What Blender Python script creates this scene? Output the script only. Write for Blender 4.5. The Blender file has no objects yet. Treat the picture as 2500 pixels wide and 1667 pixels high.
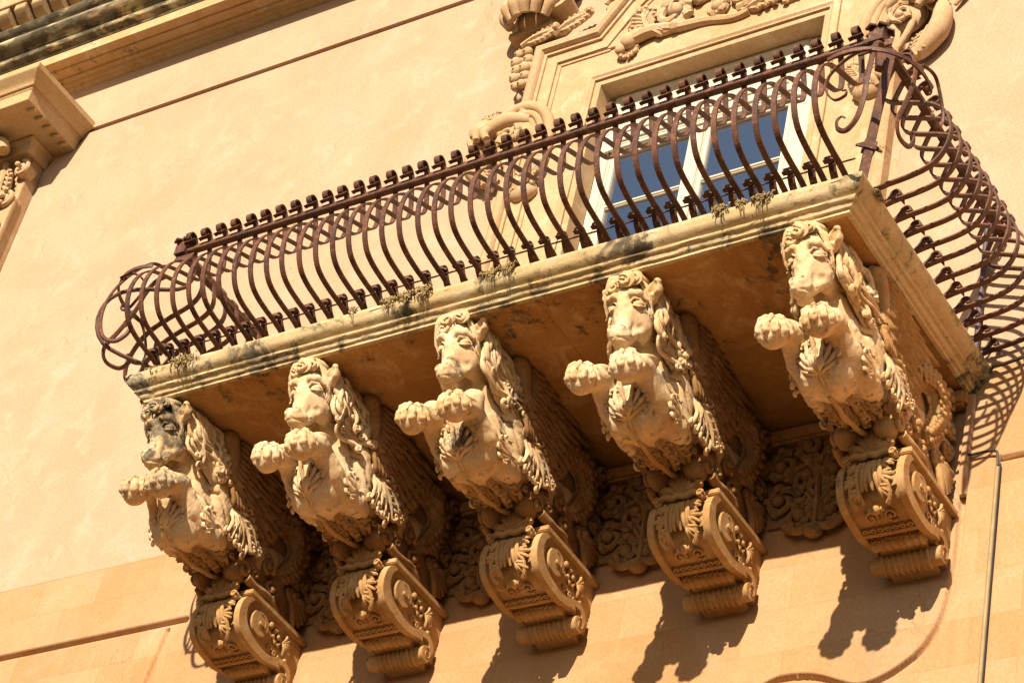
import bpy, math, random, time
import numpy as np
from math import sin, cos, pi, radians, sqrt, exp
T0 = time.time()
S = bpy.context.scene
COL = S.collection

# ------------------------------------------------------------------ camera
cd = bpy.data.cameras.new("camera"); cam = bpy.data.objects.new("camera", cd); COL.objects.link(cam)
cd.sensor_width = 36.0; cd.lens = 36.0 * 6258.6 / 2500.0
cd.clip_start = 0.1; cd.clip_end = 2000
from mathutils import Matrix, Vector
def cam_axes(yaw, pit, rol):
    f = np.array([sin(yaw)*cos(pit), cos(yaw)*cos(pit), sin(pit)])
    r = np.array([cos(yaw), -sin(yaw), 0.0]); u = np.cross(r, f)
    c, s = cos(rol), sin(rol)
    return c*r + s*u, -s*r + c*u, f
R_, U_, F_ = cam_axes(radians(-40.557), radians(39.423), radians(13.900))
cam.matrix_world = Matrix(((R_[0], U_[0], -F_[0], 5.648), (R_[1], U_[1], -F_[1], -11.217),
                           (R_[2], U_[2], -F_[2], -10.741), (0, 0, 0, 1)))
S.camera = cam

# ------------------------------------------------------------------ light
SUN = Vector((0.19, -1.0, 0.565)).normalized()
sl = bpy.data.lights.new("sun", 'SUN'); sl.energy = 5.0; sl.angle = radians(0.5); sl.color = (1.0, 0.86, 0.67)
so = bpy.data.objects.new("sun", sl); COL.objects.link(so)
so.rotation_euler = SUN.to_track_quat('Z', 'Y').to_euler(); so.location = (3, -20, 12)
W = bpy.data.worlds.new("World"); S.world = W; W.use_nodes = True
nt = W.node_tree; sky = nt.nodes.new('ShaderNodeTexSky'); sky.sky_type = 'NISHITA'; sky.sun_disc = False
sky.sun_elevation = math.asin(SUN.z); sky.sun_rotation = math.atan2(SUN.x, SUN.y)
sky.air_density = 1.0; sky.dust_density = 1.0; sky.ozone_density = 1.0
bg = nt.nodes['Background']; nt.links.new(sky.outputs[0], bg.inputs[0]); bg.inputs[1].default_value = 0.05
S.view_settings.view_transform = 'Standard'; S.view_settings.look = 'None'
S.view_settings.exposure = 0.80; S.view_settings.gamma = 1.0
S.render.engine = 'CYCLES'
S.cycles.max_bounces = 8; S.cycles.diffuse_bounces = 2

# ------------------------------------------------------------------ tagging
def tag(o, label=None, cat=None, group=None, kind=None):
    if label: o['label'] = label
    if cat: o['category'] = cat
    if group: o['group'] = group
    if kind: o['kind'] = kind
    return o
def empty(name, loc=(0, 0, 0), label=None, cat=None, group=None):
    o = bpy.data.objects.new(name, None); COL.objects.link(o); o.location = loc
    return tag(o, label, cat, group)

# ------------------------------------------------------------------ materials
def newmat(name):
    m = bpy.data.materials.new(name); m.use_nodes = True
    n = m.node_tree; b = n.nodes['Principled BSDF']
    return m, n, b
def N(n, t, **kw):
    x = n.nodes.new(t)
    for k, v in kw.items(): setattr(x, k, v)
    return x
def noise(n, vec, scale, detail=4, rough=0.55, dist=0.0):
    x = N(n, 'ShaderNodeTexNoise'); x.inputs['Scale'].default_value = scale; x.inputs['Detail'].default_value = detail
    x.inputs['Roughness'].default_value = rough; x.inputs['Distortion'].default_value = dist
    n.links.new(vec, x.inputs['Vector']); return x.outputs['Fac']
def ramp(n, fac, a, b):
    x = N(n, 'ShaderNodeMapRange'); x.interpolation_type = 'SMOOTHSTEP'
    x.inputs['From Min'].default_value = a; x.inputs['From Max'].default_value = b
    n.links.new(fac, x.inputs['Value']); return x.outputs['Result']
def mixc(n, fac, a, b):
    x = N(n, 'ShaderNodeMix', data_type='RGBA')
    if isinstance(fac, float): x.inputs[0].default_value = fac
    else: n.links.new(fac, x.inputs[0])
    for i, c in ((6, a), (7, b)):
        if isinstance(c, tuple): x.inputs[i].default_value = (*c, 1)
        else: n.links.new(c, x.inputs[i])
    return x.outputs[2]
def mth(n, op, a, b=None):
    x = N(n, 'ShaderNodeMath', operation=op)
    for i, c in ((0, a), (1, b)):
        if c is None: continue
        if isinstance(c, (int, float)): x.inputs[i].default_value = c
        else: n.links.new(c, x.inputs[i])
    return x.outputs[0]
def stone(name, c1, c2, c3, lichen=0.0, lscale=9.0, bump=0.35, stretch=None, joints=None, blotch=1.0, green=0.0, pit=0.0, mask=None):
    m, n, b = newmat(name)
    g = N(n, 'ShaderNodeNewGeometry'); pos = g.outputs['Position']
    a = ramp(n, noise(n, pos, 0.9*blotch, 7, 0.68, 0.4), 0.30, 0.72)
    col = mixc(n, a, c1, c2)
    a2 = ramp(n, noise(n, pos, 3.1*blotch, 5, 0.65, 0.6), 0.48, 0.72)
    col = mixc(n, a2, col, c3)
    fine = noise(n, pos, 45, 5, 0.7)
    dark = mixc(n, ramp(n, fine, 0.25, 0.75), (0.80, 0.78, 0.74), (1.12, 1.12, 1.12))
    mm = N(n, 'ShaderNodeMix', data_type='RGBA', blend_type='MULTIPLY'); mm.inputs[0].default_value = 0.8
    n.links.new(col, mm.inputs[6]); n.links.new(dark, mm.inputs[7]); col = mm.outputs[2]
    h = fine
    if joints:
        sx = N(n, 'ShaderNodeSeparateXYZ'); n.links.new(pos, sx.inputs[0])
        cb = N(n, 'ShaderNodeCombineXYZ'); n.links.new(sx.outputs[0], cb.inputs[0]); n.links.new(mth(n, 'ADD', sx.outputs[2], joints[2]), cb.inputs[1])
        br = N(n, 'ShaderNodeTexBrick'); br.inputs['Scale'].default_value = 1.0
        br.inputs['Mortar Size'].default_value = 0.0022; br.inputs['Mortar Smooth'].default_value = 0.3
        br.inputs['Brick Width'].default_value = joints[0]; br.inputs['Row Height'].default_value = joints[1]
        br.inputs['Color1'].default_value = (0, 0, 0, 1); br.inputs['Color2'].default_value = (1, 1, 1, 1); br.inputs['Bias'].default_value = 0
        wob = mixc(n, 0.012, cb.outputs[0], pos)
        n.links.new(cb.outputs[0], br.inputs['Vector'])
        fade = ramp(n, noise(n, pos, 1.7, 3), 0.38, 0.6)
        jm = mth(n, 'MULTIPLY', br.outputs['Fac'], mth(n, 'ADD', mth(n, 'MULTIPLY', fade, 0.85), 0.25))
        # only on the ashlar zone below z = 0.06
        zone = ramp(n, sx.outputs[2], 0.062, 0.058)
        jm = mth(n, 'MULTIPLY', jm, zone)
        tint = N(n, 'ShaderNodeMix', data_type='RGBA', blend_type='MULTIPLY')
        n.links.new(mth(n, 'MULTIPLY', zone, 0.85), tint.inputs[0])
        n.links.new(col, tint.inputs[6]); n.links.new(mixc(n, br.outputs['Color'], (0.90, 0.70, 0.42), (1.00, 0.88, 0.66)), tint.inputs[7])
        col = mixc(n, jm, tint.outputs[2], (0.33, 0.2, 0.09))
        seam = mth(n, 'MULTIPLY', ramp(n, mth(n, 'ABSOLUTE', mth(n, 'SUBTRACT', sx.outputs[2], 0.05)), 0.006, 0.002), 0.5)
        col = mixc(n, seam, col, (0.3, 0.18, 0.08))
        h = mth(n, 'SUBTRACT', h, mth(n, 'MULTIPLY', jm, 1.5))
        # grey weathering stains on the plaster
        st = mth(n, 'MULTIPLY', ramp(n, noise(n, pos, 0.5, 7, 0.66, 0.3), 0.50, 0.68), mth(n, 'ADD', 0.15, mth(n, 'MULTIPLY', ramp(n, noise(n, pos, 26, 4, 0.7), 0.42, 0.62), 0.35)))
        col = mixc(n, st, col, (0.36, 0.29, 0.21))
        # rain streaks, repaired orange patches, hairline cracks
        ms = N(n, 'ShaderNodeMapping'); n.links.new(pos, ms.inputs[0]); ms.inputs['Scale'].default_value = (3.2, 1, 0.22)
        sk = mth(n, 'MULTIPLY', ramp(n, noise(n, ms.outputs[0], 1.6, 5, 0.6, 0.2), 0.52, 0.70), 0.30)
        col = mixc(n, sk, col, (0.52, 0.30, 0.15))
        rp_ = mth(n, 'MULTIPLY', ramp(n, noise(n, pos, 1.15, 2, 0.4, 1.2), 0.57, 0.66), 0.10)
        col = mixc(n, rp_, col, (0.56, 0.40, 0.29))
        vo = N(n, 'ShaderNodeTexVoronoi', feature='DISTANCE_TO_EDGE'); vo.inputs['Scale'].default_value = 0.55
        wp_ = N(n, 'ShaderNodeVectorMath', operation='ADD'); nz_ = N(n, 'ShaderNodeTexNoise'); nz_.inputs['Scale'].default_value = 2.2; nz_.inputs['Detail'].default_value = 6
        n.links.new(pos, nz_.inputs['Vector']); n.links.new(pos, wp_.inputs[0]); n.links.new(nz_.outputs['Color'], wp_.inputs[1]); n.links.new(wp_.outputs[0], vo.inputs['Vector'])
        ck = mth(n, 'MULTIPLY', ramp(n, vo.outputs['Distance'], 0.0035, 0.001), mth(n, 'MULTIPLY', ramp(n, noise(n, pos, 0.8, 2), 0.52, 0.6), 0.55))
        col = mixc(n, ck, col, (0.25, 0.15, 0.08))
    if lichen > 0:
        mp = N(n, 'ShaderNodeMapping'); n.links.new(pos, mp.inputs[0])
        if stretch: mp.inputs['Scale'].default_value = stretch
        l1 = noise(n, mp.outputs[0], lscale, 8, 0.72, 0.5); l2 = noise(n, pos, 1.6, 3, 0.5)
        t = mth(n, 'ADD', mth(n, 'MULTIPLY', l1, 0.75), mth(n, 'MULTIPLY', l2, 0.45))
        lf = ramp(n, t, 0.72-0.22*lichen, 0.82-0.22*lichen)
        gcol = mixc(n, ramp(n, noise(n, pos, 6, 3), 0.4, 0.6), (0.05, 0.042, 0.032), (0.16, 0.14, 0.10))
        if green > 0:
            gf = mth(n, 'MULTIPLY', ramp(n, noise(n, pos, 2.6, 5, 0.6), 0.42, 0.62), green)
            col = mixc(n, gf, col, (0.40, 0.37, 0.20))
        if mask:      # the blackening sits on head and paws only
            sm_ = N(n, 'ShaderNodeSeparateXYZ'); n.links.new(pos, sm_.inputs[0])
            hd = mth(n, 'MULTIPLY', ramp(n, sm_.outputs[2], -0.86, -0.74), ramp(n, sm_.outputs[1], -1.46, -1.60))
            pw = mth(n, 'MULTIPLY', ramp(n, sm_.outputs[1], -1.56, -1.66), 0.45)
            lf = mth(n, 'MULTIPLY', lf, mth(n, 'MAXIMUM', hd, pw))
        col = mixc(n, mth(n, 'MULTIPLY', lf, 0.9), col, gcol)
    if pit > 0:
        pf = ramp(n, noise(n, pos, 22, 3, 0.8), 0.60, 0.72)
        h = mth(n, 'SUBTRACT', h, mth(n, 'MULTIPLY', pf, pit))
    n.links.new(col, b.inputs['Base Color']); b.inputs['Roughness'].default_value = 0.92
    b.inputs['Specular IOR Level'].default_value = 0.15
    bp = N(n, 'ShaderNodeBump'); bp.inputs['Strength'].default_value = bump; bp.inputs['Distance'].default_value = 0.012
    big = noise(n, pos, 7, 4, 0.6)
    n.links.new(mth(n, 'ADD', mth(n, 'MULTIPLY', h, 0.5), mth(n, 'MULTIPLY', big, 0.8)), bp.inputs['Height'])
    n.links.new(bp.outputs[0], b.inputs['Normal'])
    return m
M = {}
M['wall'] = stone('plaster_wall', (0.50, 0.34, 0.235), (0.46, 0.295, 0.185), (0.515, 0.365, 0.265), bump=0.22, joints=(0.62, 0.327, -0.05+3.27))
M['carve'] = stone('carved_limestone', (0.72, 0.54, 0.34), (0.58, 0.37, 0.17), (0.74, 0.60, 0.42), lichen=0.24, lscale=7, bump=0.5, blotch=2.2, pit=0.5)
M['carve_dark'] = stone('blackened_limestone', (0.70, 0.52, 0.32), (0.56, 0.36, 0.16), (0.60, 0.48, 0.32), lichen=0.80, lscale=8, bump=0.5, blotch=2.2, pit=0.5, mask=True)
M['shade_toned'] = stone('shade_toned_limestone', (0.34, 0.19, 0.08), (0.26, 0.13, 0.05), (0.40, 0.25, 0.12), lichen=0.25, lscale=8, bump=0.5, blotch=2.2, pit=0.5)  # limestone with the shade under the slab painted in as darker brown
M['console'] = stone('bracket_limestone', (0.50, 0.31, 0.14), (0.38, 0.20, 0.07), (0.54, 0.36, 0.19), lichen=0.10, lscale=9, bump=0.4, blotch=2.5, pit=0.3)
M['slab'] = stone('slab_limestone', (0.66, 0.50, 0.30), (0.58, 0.40, 0.20), (0.70, 0.57, 0.38), lichen=0.52, lscale=7, bump=0.55, stretch=(0.8, 0.8, 0.8), blotch=1.5, green=0.4, pit=0.5)
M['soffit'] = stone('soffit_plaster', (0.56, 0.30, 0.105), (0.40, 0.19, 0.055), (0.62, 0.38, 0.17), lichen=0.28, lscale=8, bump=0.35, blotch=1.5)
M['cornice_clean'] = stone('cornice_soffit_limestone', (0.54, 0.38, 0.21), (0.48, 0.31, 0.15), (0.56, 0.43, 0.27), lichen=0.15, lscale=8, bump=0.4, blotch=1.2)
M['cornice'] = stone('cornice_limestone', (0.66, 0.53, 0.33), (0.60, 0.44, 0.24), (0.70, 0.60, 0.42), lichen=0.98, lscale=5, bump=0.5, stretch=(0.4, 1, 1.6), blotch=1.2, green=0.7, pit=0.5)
M['trim'] = stone('window_limestone', (0.52, 0.36, 0.215), (0.44, 0.28, 0.145), (0.55, 0.41, 0.27), lichen=0.05, bump=0.35, blotch=1.6, pit=0.3)

def metal(name):
    m, n, b = newmat(name)
    g = N(n, 'ShaderNodeNewGeometry'); pos = g.outputs['Position']
    c = mixc(n, ramp(n, noise(n, pos, 5, 6, 0.65), 0.35, 0.65), (0.050, 0.019, 0.011), (0.115, 0.042, 0.019))
    c = mixc(n, ramp(n, noise(n, pos, 30, 5, 0.7), 0.5, 0.7), c, (0.24, 0.085, 0.028))
    n.links.new(c, b.inputs['Base Color']); b.inputs['Roughness'].default_value = 0.62; b.inputs['Metallic'].default_value = 0.0
    bp = N(n, 'ShaderNodeBump'); bp.inputs['Strength'].default_value = 0.4; bp.inputs['Distance'].default_value = 0.004
    n.links.new(noise(n, pos, 60, 5, 0.7), bp.inputs['Height']); n.links.new(bp.outputs[0], b.inputs['Normal'])
    return m
M['iron'] = metal('rusty_iron')
def plain(name, c, rough=0.6, spec=0.3, var=0.12, sc=12):
    m, n, b = newmat(name); g = N(n, 'ShaderNodeNewGeometry')
    f = noise(n, g.outputs['Position'], sc, 5, 0.65)
    n.links.new(mixc(n, ramp(n, f, 0.3, 0.7), tuple(x*(1-var) for x in c), tuple(min(1, x*(1+var)) for x in c)), b.inputs['Base Color'])
    b.inputs['Roughness'].default_value = rough; b.inputs['Specular IOR Level'].default_value = spec
    return m
M['paint'] = plain('cream_paint', (0.58, 0.52, 0.41), 0.5, 0.3, 0.06)
M['glass'] = plain('window_glass', (0.025, 0.04, 0.075), 0.03, 1.0, 0.0)
M['glass'].node_tree.nodes['Principled BSDF'].inputs['IOR'].default_value = 2.6
M['curtain'] = plain('curtain_white', (0.5, 0.52, 0.55), 0.9, 0.1)
M['cable'] = plain('black_cable', (0.03, 0.025, 0.022), 0.5)
M['pipe'] = plain('pale_pipe', (0.30, 0.22, 0.11), 0.6)
M['darkpipe'] = plain('purple_pipe', (0.10, 0.07, 0.08), 0.5)
M['plant'] = plain('dry_succulent', (0.30, 0.22, 0.10), 0.8, 0.2, 0.35, 40)
M['street'] = plain('street_stone', (0.07, 0.045, 0.022), 0.9, 0.1, 0.2, 0.7)

# ------------------------------------------------------------------ mesh builder
class MB:
    def __init__(s): s.v = []; s.f = []; s.n = 0
    def add(s, v, f):
        v = np.asarray(v, float); s.v.append(v); s.f.extend([tuple(int(i)+s.n for i in q) for q in f]); s.n += len(v)
    def box(s, a, b):
        (x0, y0, z0), (x1, y1, z1) = a, b
        v = [(x, y, z) for x in (x0, x1) for y in (y0, y1) for z in (z0, z1)]
        s.add(v, [(0, 1, 3, 2), (4, 6, 7, 5), (0, 4, 5, 1), (2, 3, 7, 6), (0, 2, 6, 4), (1, 5, 7, 3)])
    def tube(s, P, R, seg=7, up=None, flat=1.0, cap=True):
        P = np.asarray(P, float); n = len(P); R = np.broadcast_to(np.asarray(R, float), (n,))
        T = np.gradient(P, axis=0); T /= np.linalg.norm(T, axis=1)[:, None]+1e-9
        if up is None:
            up = np.array([0, 0, 1.0]) if abs(T[0][2]) < .8 else np.array([1.0, 0, 0])
        A = np.array(up, float); out = []
        for i in range(n):
            A = A-(A@T[i])*T[i]; A /= np.linalg.norm(A)+1e-9; B = np.cross(T[i], A)
            a = np.arange(seg)*2*pi/seg
            out.append(P[i]+R[i]*(np.cos(a)[:, None]*A*flat+np.sin(a)[:, None]*B))
        v = np.concatenate(out); f = []
        for i in range(n-1):
            for j in range(seg):
                k = (j+1) % seg; f.append((i*seg+j, i*seg+k, (i+1)*seg+k, (i+1)*seg+j))
        if cap: f.append(tuple(range(seg-1, -1, -1))); f.append(tuple((n-1)*seg+j for j in range(seg)))
        s.add(v, f)
    def bar(s, P, width, thick, side):
        # flat bar: path P, wide along the fixed direction `side`
        P = np.asarray(P, float); n = len(P); sd = np.asarray(side, float); sd = sd/np.linalg.norm(sd)
        T = np.gradient(P, axis=0); T /= np.linalg.norm(T, axis=1)[:, None]+1e-9
        w = np.broadcast_to(np.asarray(width, float), (n,)); th = np.broadcast_to(np.asarray(thick, float), (n,))
        Nn = np.cross(T, sd); Nn /= np.linalg.norm(Nn, axis=1)[:, None]+1e-9
        v = []
        for i in range(n):
            for a, b in ((-1, -1), (1, -1), (1, 1), (-1, 1)):
                v.append(P[i]+sd*a*w[i]/2+Nn[i]*b*th[i]/2)
        f = [(0, 1, 2, 3), ((n-1)*4+3, (n-1)*4+2, (n-1)*4+1, (n-1)*4)]
        for i in range(n-1):
            for j in range(4):
                k = (j+1) % 4; f.append((i*4+k, i*4+j, (i+1)*4+j, (i+1)*4+k))
        s.add(v, f)
    def blob(s, c, r, rot=None, nu=10, nv=7):
        u = np.arange(nu)*2*pi/nu; w = np.linspace(0, pi, nv)[1:-1]
        v = [(0, 0, 1)]+[(sin(b)*cos(a), sin(b)*sin(a), cos(b)) for b in w for a in u]+[(0, 0, -1)]
        v = np.array(v)*np.array(r)
        if rot is not None: v = v@np.asarray(rot).T
        f = [(0, 1+j, 1+(j+1) % nu) for j in range(nu)]
        for i in range(len(w)-1):
            for j in range(nu):
                a = 1+i*nu+j; b = 1+i*nu+(j+1) % nu; f.append((a, a+nu, b+nu, b))
        l = len(v)-1; f += [(l, l-nu+(j+1) % nu, l-nu+j) for j in range(nu)]
        s.add(v+np.asarray(c), f)
    def prism(s, poly, a, b, axis):
        # closed polygon extruded along an axis from a to b.  axis 0: poly=(y,z); 1: (x,z); 2: (x,y)
        n = len(poly); v = []
        for t in (a, b):
            for p in poly:
                q = list(p); q.insert(axis, t); v.append(q)
        f = [tuple(range(n)), tuple(range(2*n-1, n-1, -1))]+[(i, i+n, (i+1) % n+n, (i+1) % n) for i in range(n)]
        s.add(v, f)
    def sweep(s, path, prof, y0=0.0, closed=False):
        # mitred moulding: path in (x,z); profile points (offset to the left of travel, depth out of the wall)
        P = np.asarray(path, float); n = len(P); rings = []
        for i in range(n):
            d0 = P[i]-P[i-1] if (i > 0 or closed) else P[1]-P[0]
            d1 = P[(i+1) % n]-P[i] if (i < n-1 or closed) else P[-1]-P[-2]
            d0 = d0/np.linalg.norm(d0); d1 = d1/np.linalg.norm(d1)
            n0 = np.array([-d0[1], d0[0]]); n1 = np.array([-d1[1], d1[0]])
            m = n0+n1; m /= np.linalg.norm(m); m /= max(.3, m@n0)
            rings.append([(P[i][0]+m[0]*o, y0-d, P[i][1]+m[1]*o) for o, d in prof])
        k = len(prof); v = [q for r in rings for q in r]; f = []
        for i in range(n if closed else n-1):
            for j in range(k-1):
                a = i*k+j; b = ((i+1) % n)*k+j; f.append((a, b, b+1, a+1))
        if not closed: f += [tuple(range(k)), tuple((n-1)*k+j for j in range(k-1, -1, -1))]
        s.add(v, f)
    def build(s, name, mat, parent=None, smooth=True, bevel=0, angle=40, loc=None):
        me = bpy.data.meshes.new(name); V = np.concatenate(s.v)
        me.from_pydata(V.tolist(), [], s.f); me.validate()
        import bmesh
        bm = bmesh.new(); bm.from_mesh(me); bmesh.ops.recalc_face_normals(bm, faces=bm.faces)
        if bevel: bmesh.ops.bevel(bm, geom=[e for e in bm.edges if len(e.link_faces) == 2 and e.calc_face_angle(0) > .5], offset=bevel, segments=2, affect='EDGES', clamp_overlap=True)
        bm.to_mesh(me); bm.free(); me.materials.append(mat)
        if smooth:
            me.shade_smooth()
            if angle < 180: me.set_sharp_from_angle(angle=radians(angle))
        o = bpy.data.objects.new(name, me); COL.objects.link(o); o.parent = parent
        if loc: o.location = loc
        return o
def arr_mesh(name, V, Q, mat, parent=None):
    me = bpy.data.meshes.new(name); me.vertices.add(len(V)); me.vertices.foreach_set('co', V.astype(np.float32).ravel())
    me.loops.add(len(Q)*4); me.loops.foreach_set('vertex_index', Q.astype(np.int32).ravel())
    me.polygons.add(len(Q)); me.polygons.foreach_set('loop_start', np.arange(0, len(Q)*4, 4, dtype=np.int32))
    me.update(calc_edges=True); me.validate(); me.materials.append(mat); me.shade_smooth()
    o = bpy.data.objects.new(name, me); COL.objects.link(o); o.parent = parent
    return o
def cr(P, n=8):
    # Catmull-Rom through the points
    P = np.asarray(P, float); Q = np.vstack([2*P[0]-P[1], P, 2*P[-1]-P[-2]]); out = []
    for i in range(1, len(Q)-2):
        for t in np.arange(n)/n:
            a, b, c, d = Q[i-1], Q[i], Q[i+1], Q[i+2]
            out.append(.5*((2*b)+(c-a)*t+(2*a-5*b+4*c-d)*t*t+(3*b-a-3*c+d)*t**3))
    out.append(P[-1]); return np.array(out)

# ------------------------------------------------------------------ signed distance sculpting
class SDF:
    def __init__(s, lo, hi, h):
        s.lo = np.array(lo, float); s.h = h; s.n = np.ceil((np.array(hi)-s.lo)/h).astype(int)+1
        s.F = np.full(s.n, 0.5, np.float32)
    def _sub(s, lo, hi):
        a = np.clip(np.floor((np.array(lo)-s.lo)/s.h).astype(int), 0, s.n-1); b = np.clip(np.ceil((np.array(hi)-s.lo)/s.h).astype(int)+1, 1, s.n)
        if np.any(b <= a): return None, None
        sl = tuple(slice(a[i], b[i]) for i in range(3))
        g = [np.arange(a[i], b[i], dtype=np.float32)*s.h+s.lo[i] for i in range(3)]
        return sl, (g[0][:, None, None], g[1][None, :, None], g[2][None, None, :])
    def _put(s, sl, d, k, sub=False):
        A = s.F[sl]; k = max(k, 1e-4)
        if sub:
            d = -d; h = np.maximum(k-np.abs(A-d), 0)/k; s.F[sl] = np.maximum(A, d)+h*h*k/4
        else:
            h = np.maximum(k-np.abs(A-d), 0)/k; s.F[sl] = np.minimum(A, d)-h*h*k/4
    def ell(s, c, r, k=.02, rot=None, sub=False):
        c = np.array(c, float); r = np.array(r, float); m = r.max()+k+s.h*3
        sl, G = s._sub(c-m, c+m)
        if sl is None: return
        x, y, z = G[0]-c[0], G[1]-c[1], G[2]-c[2]
        if rot is not None:
            Rm = np.asarray(rot).T; x, y, z = (Rm[0, 0]*x+Rm[0, 1]*y+Rm[0, 2]*z, Rm[1, 0]*x+Rm[1, 1]*y+Rm[1, 2]*z, Rm[2, 0]*x+Rm[2, 1]*y+Rm[2, 2]*z)
        k0 = np.sqrt((x/r[0])**2+(y/r[1])**2+(z/r[2])**2); k1 = np.sqrt((x/r[0]**2)**2+(y/r[1]**2)**2+(z/r[2]**2)**2)+1e-6
        s._put(sl, k0*(k0-1)/k1, k, sub)
    def cap(s, a, b, ra, rb, k=.02, sub=False):
        a = np.array(a, float); b = np.array(b, float); m = max(ra, rb)+k+s.h*3
        sl, G = s._sub(np.minimum(a, b)-m, np.maximum(a, b)+m)
        if sl is None: return
        d = b-a; L = d@d+1e-12; x, y, z = G[0]-a[0], G[1]-a[1], G[2]-a[2]
        t = np.clip((x*d[0]+y*d[1]+z*d[2])/L, 0, 1)
        s._put(sl, np.sqrt((x-t*d[0])**2+(y-t*d[1])**2+(z-t*d[2])**2)-(ra+(rb-ra)*t), k, sub)
    def chain(s, P, R, k=.01, sub=False):
        R = np.broadcast_to(np.asarray(R, float), (len(P),))
        for i in range(len(P)-1): s.cap(P[i], P[i+1], R[i], R[i+1], k, sub)
    def mesh(s, rough=0.0, seed=0):
        F = s.F; F[0] = F[-1] = .5; F[:, 0] = F[:, -1] = .5; F[:, :, 0] = F[:, :, -1] = .5
        ins = F < 0; nx, ny, nz = F.shape
        c = np.zeros((nx-1, ny-1, nz-1), np.int8)
        for i in (0, 1):
            for j in (0, 1):
                for k in (0, 1): c += ins[i:nx-1+i, j:ny-1+j, k:nz-1+k]
        act = (c > 0) & (c < 8); idx = -np.ones(act.shape, np.int32); A = np.argwhere(act); idx[act] = np.arange(len(A))
        P = np.zeros((len(A), 3)); W_ = np.zeros(len(A))
        cs = [(i, j, k) for i in (0, 1) for j in (0, 1) for k in (0, 1)]
        for p in cs:
            for ax in range(3):
                if p[ax]: continue
                q = list(p); q[ax] = 1
                fa = F[A[:, 0]+p[0], A[:, 1]+p[1], A[:, 2]+p[2]]; fb = F[A[:, 0]+q[0], A[:, 1]+q[1], A[:, 2]+q[2]]
                m = (fa < 0) != (fb < 0); t = np.where(m, fa/(fa-fb+1e-12*(~m)), 0)
                pt = np.array(p, float)[None]+np.eye(3)[ax][None]*t[:, None]
                P += pt*m[:, None]; W_ += m
        V = (A+P/W_[:, None])*s.h+s.lo
        Q = []
        for ax in range(3):
            a1, a2 = (ax+1) % 3, (ax+2) % 3
            sl0 = [slice(1, -1)]*3; sl0[ax] = slice(0, -1); sl1 = [slice(1, -1)]*3; sl1[ax] = slice(1, None)
            s0 = ins[tuple(sl0)]; s1 = ins[tuple(sl1)]; E = np.argwhere(s0 != s1)
            if not len(E): continue
            fl = s0[tuple(E.T)]; off = np.ones(3, int); off[ax] = 0; E = E+off
            def cell(d1, d2):
                e = E.copy(); e[:, a1] -= d1; e[:, a2] -= d2; return idx[e[:, 0], e[:, 1], e[:, 2]]
            q = np.stack([cell(1, 1), cell(0, 1), cell(0, 0), cell(1, 0)], 1)
            q[~fl] = q[~fl][:, ::-1]; Q.append(q)
        return V, np.concatenate(Q)

def rotm(ax, a):
    return np.array(Matrix.Rotation(radians(a), 3, ax))
# ------------------------------------------------------------------ ornament helpers
def spiral(c, e1, e2, r0, r1, turns, a0=0.0, n=None):
    c = np.asarray(c, float); e1 = np.asarray(e1, float); e2 = np.asarray(e2, float); n = n or int(10*abs(turns))+4
    t = np.linspace(0, 1, n); a = a0+t*turns*2*pi; r = r0+(r1-r0)*t**0.8
    return c+r[:, None]*(np.cos(a)[:, None]*e1+np.sin(a)[:, None]*e2)
def leaf(mb, fn, L, Wd, nf=5, r=.012, curl=1.0, rng=None, tip=True, base=0.12, side=(1, -1)):
    """acanthus spray: fn(u,v,h) -> xyz, u along the leaf, v across, h above the surface"""
    rng = rng or random.Random(3)
    rib = [fn(L*t, 0.02*L*sin(5*t), r*1.2+0.06*L*sin(pi*t)) for t in np.linspace(0, 1, 12)]
    mb.tube(rib, [r*(1.5-.7*t) for t in np.linspace(0, 1, 12)], 6)
    if tip:
        mb.blob(fn(L*1.0, 0, r*2.4), (r*2, r*2, r*2), nu=7, nv=5)
    for sd in side:
        for i in range(nf):
            t0 = base+(0.93-base)*i/nf; u0 = L*t0; wv = Wd*(0.45+0.55*sin(pi*min(1, t0*1.1+.12)))*(1+.12*rng.uniform(-1, 1))
            P = []; K = 9
            for k in range(K):
                s = k/(K-1)
                u = u0+L*0.26*s+L*0.05*s*s; v = wv*(s**0.8); h = r*1.1+0.10*Wd*sin(pi*s*.9)
                if s > .75: u -= curl*L*.07*(s-.75)/.25; h += curl*r*1.2*(s-.75)/.25
                P.append(fn(u, sd*v, h))
            rr = r*np.array([.8, .95, 1.05, 1.1, 1.1, 1.05, 1.1, 1.25, .8])
            mb.tube(P, rr, 6)
            P2 = [fn(u0+L*0.2*s, sd*wv*.72*s, r*.4) for s in np.linspace(0, 1, 5)]
            mb.tube(P2, r*np.array([1.3, 1.5, 1.5, 1.3, .7]), 5)
def plane_fn(o, U, V, H, bend=0.0):
    o, U, V, H = (np.asarray(q, float) for q in (o, U, V, H))
    U = U/np.linalg.norm(U); V = V/np.linalg.norm(V); H = H/np.linalg.norm(H)
    return lambda u, v, h: o+U*u+V*v+H*(h-bend*(u*u+v*v))
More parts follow.
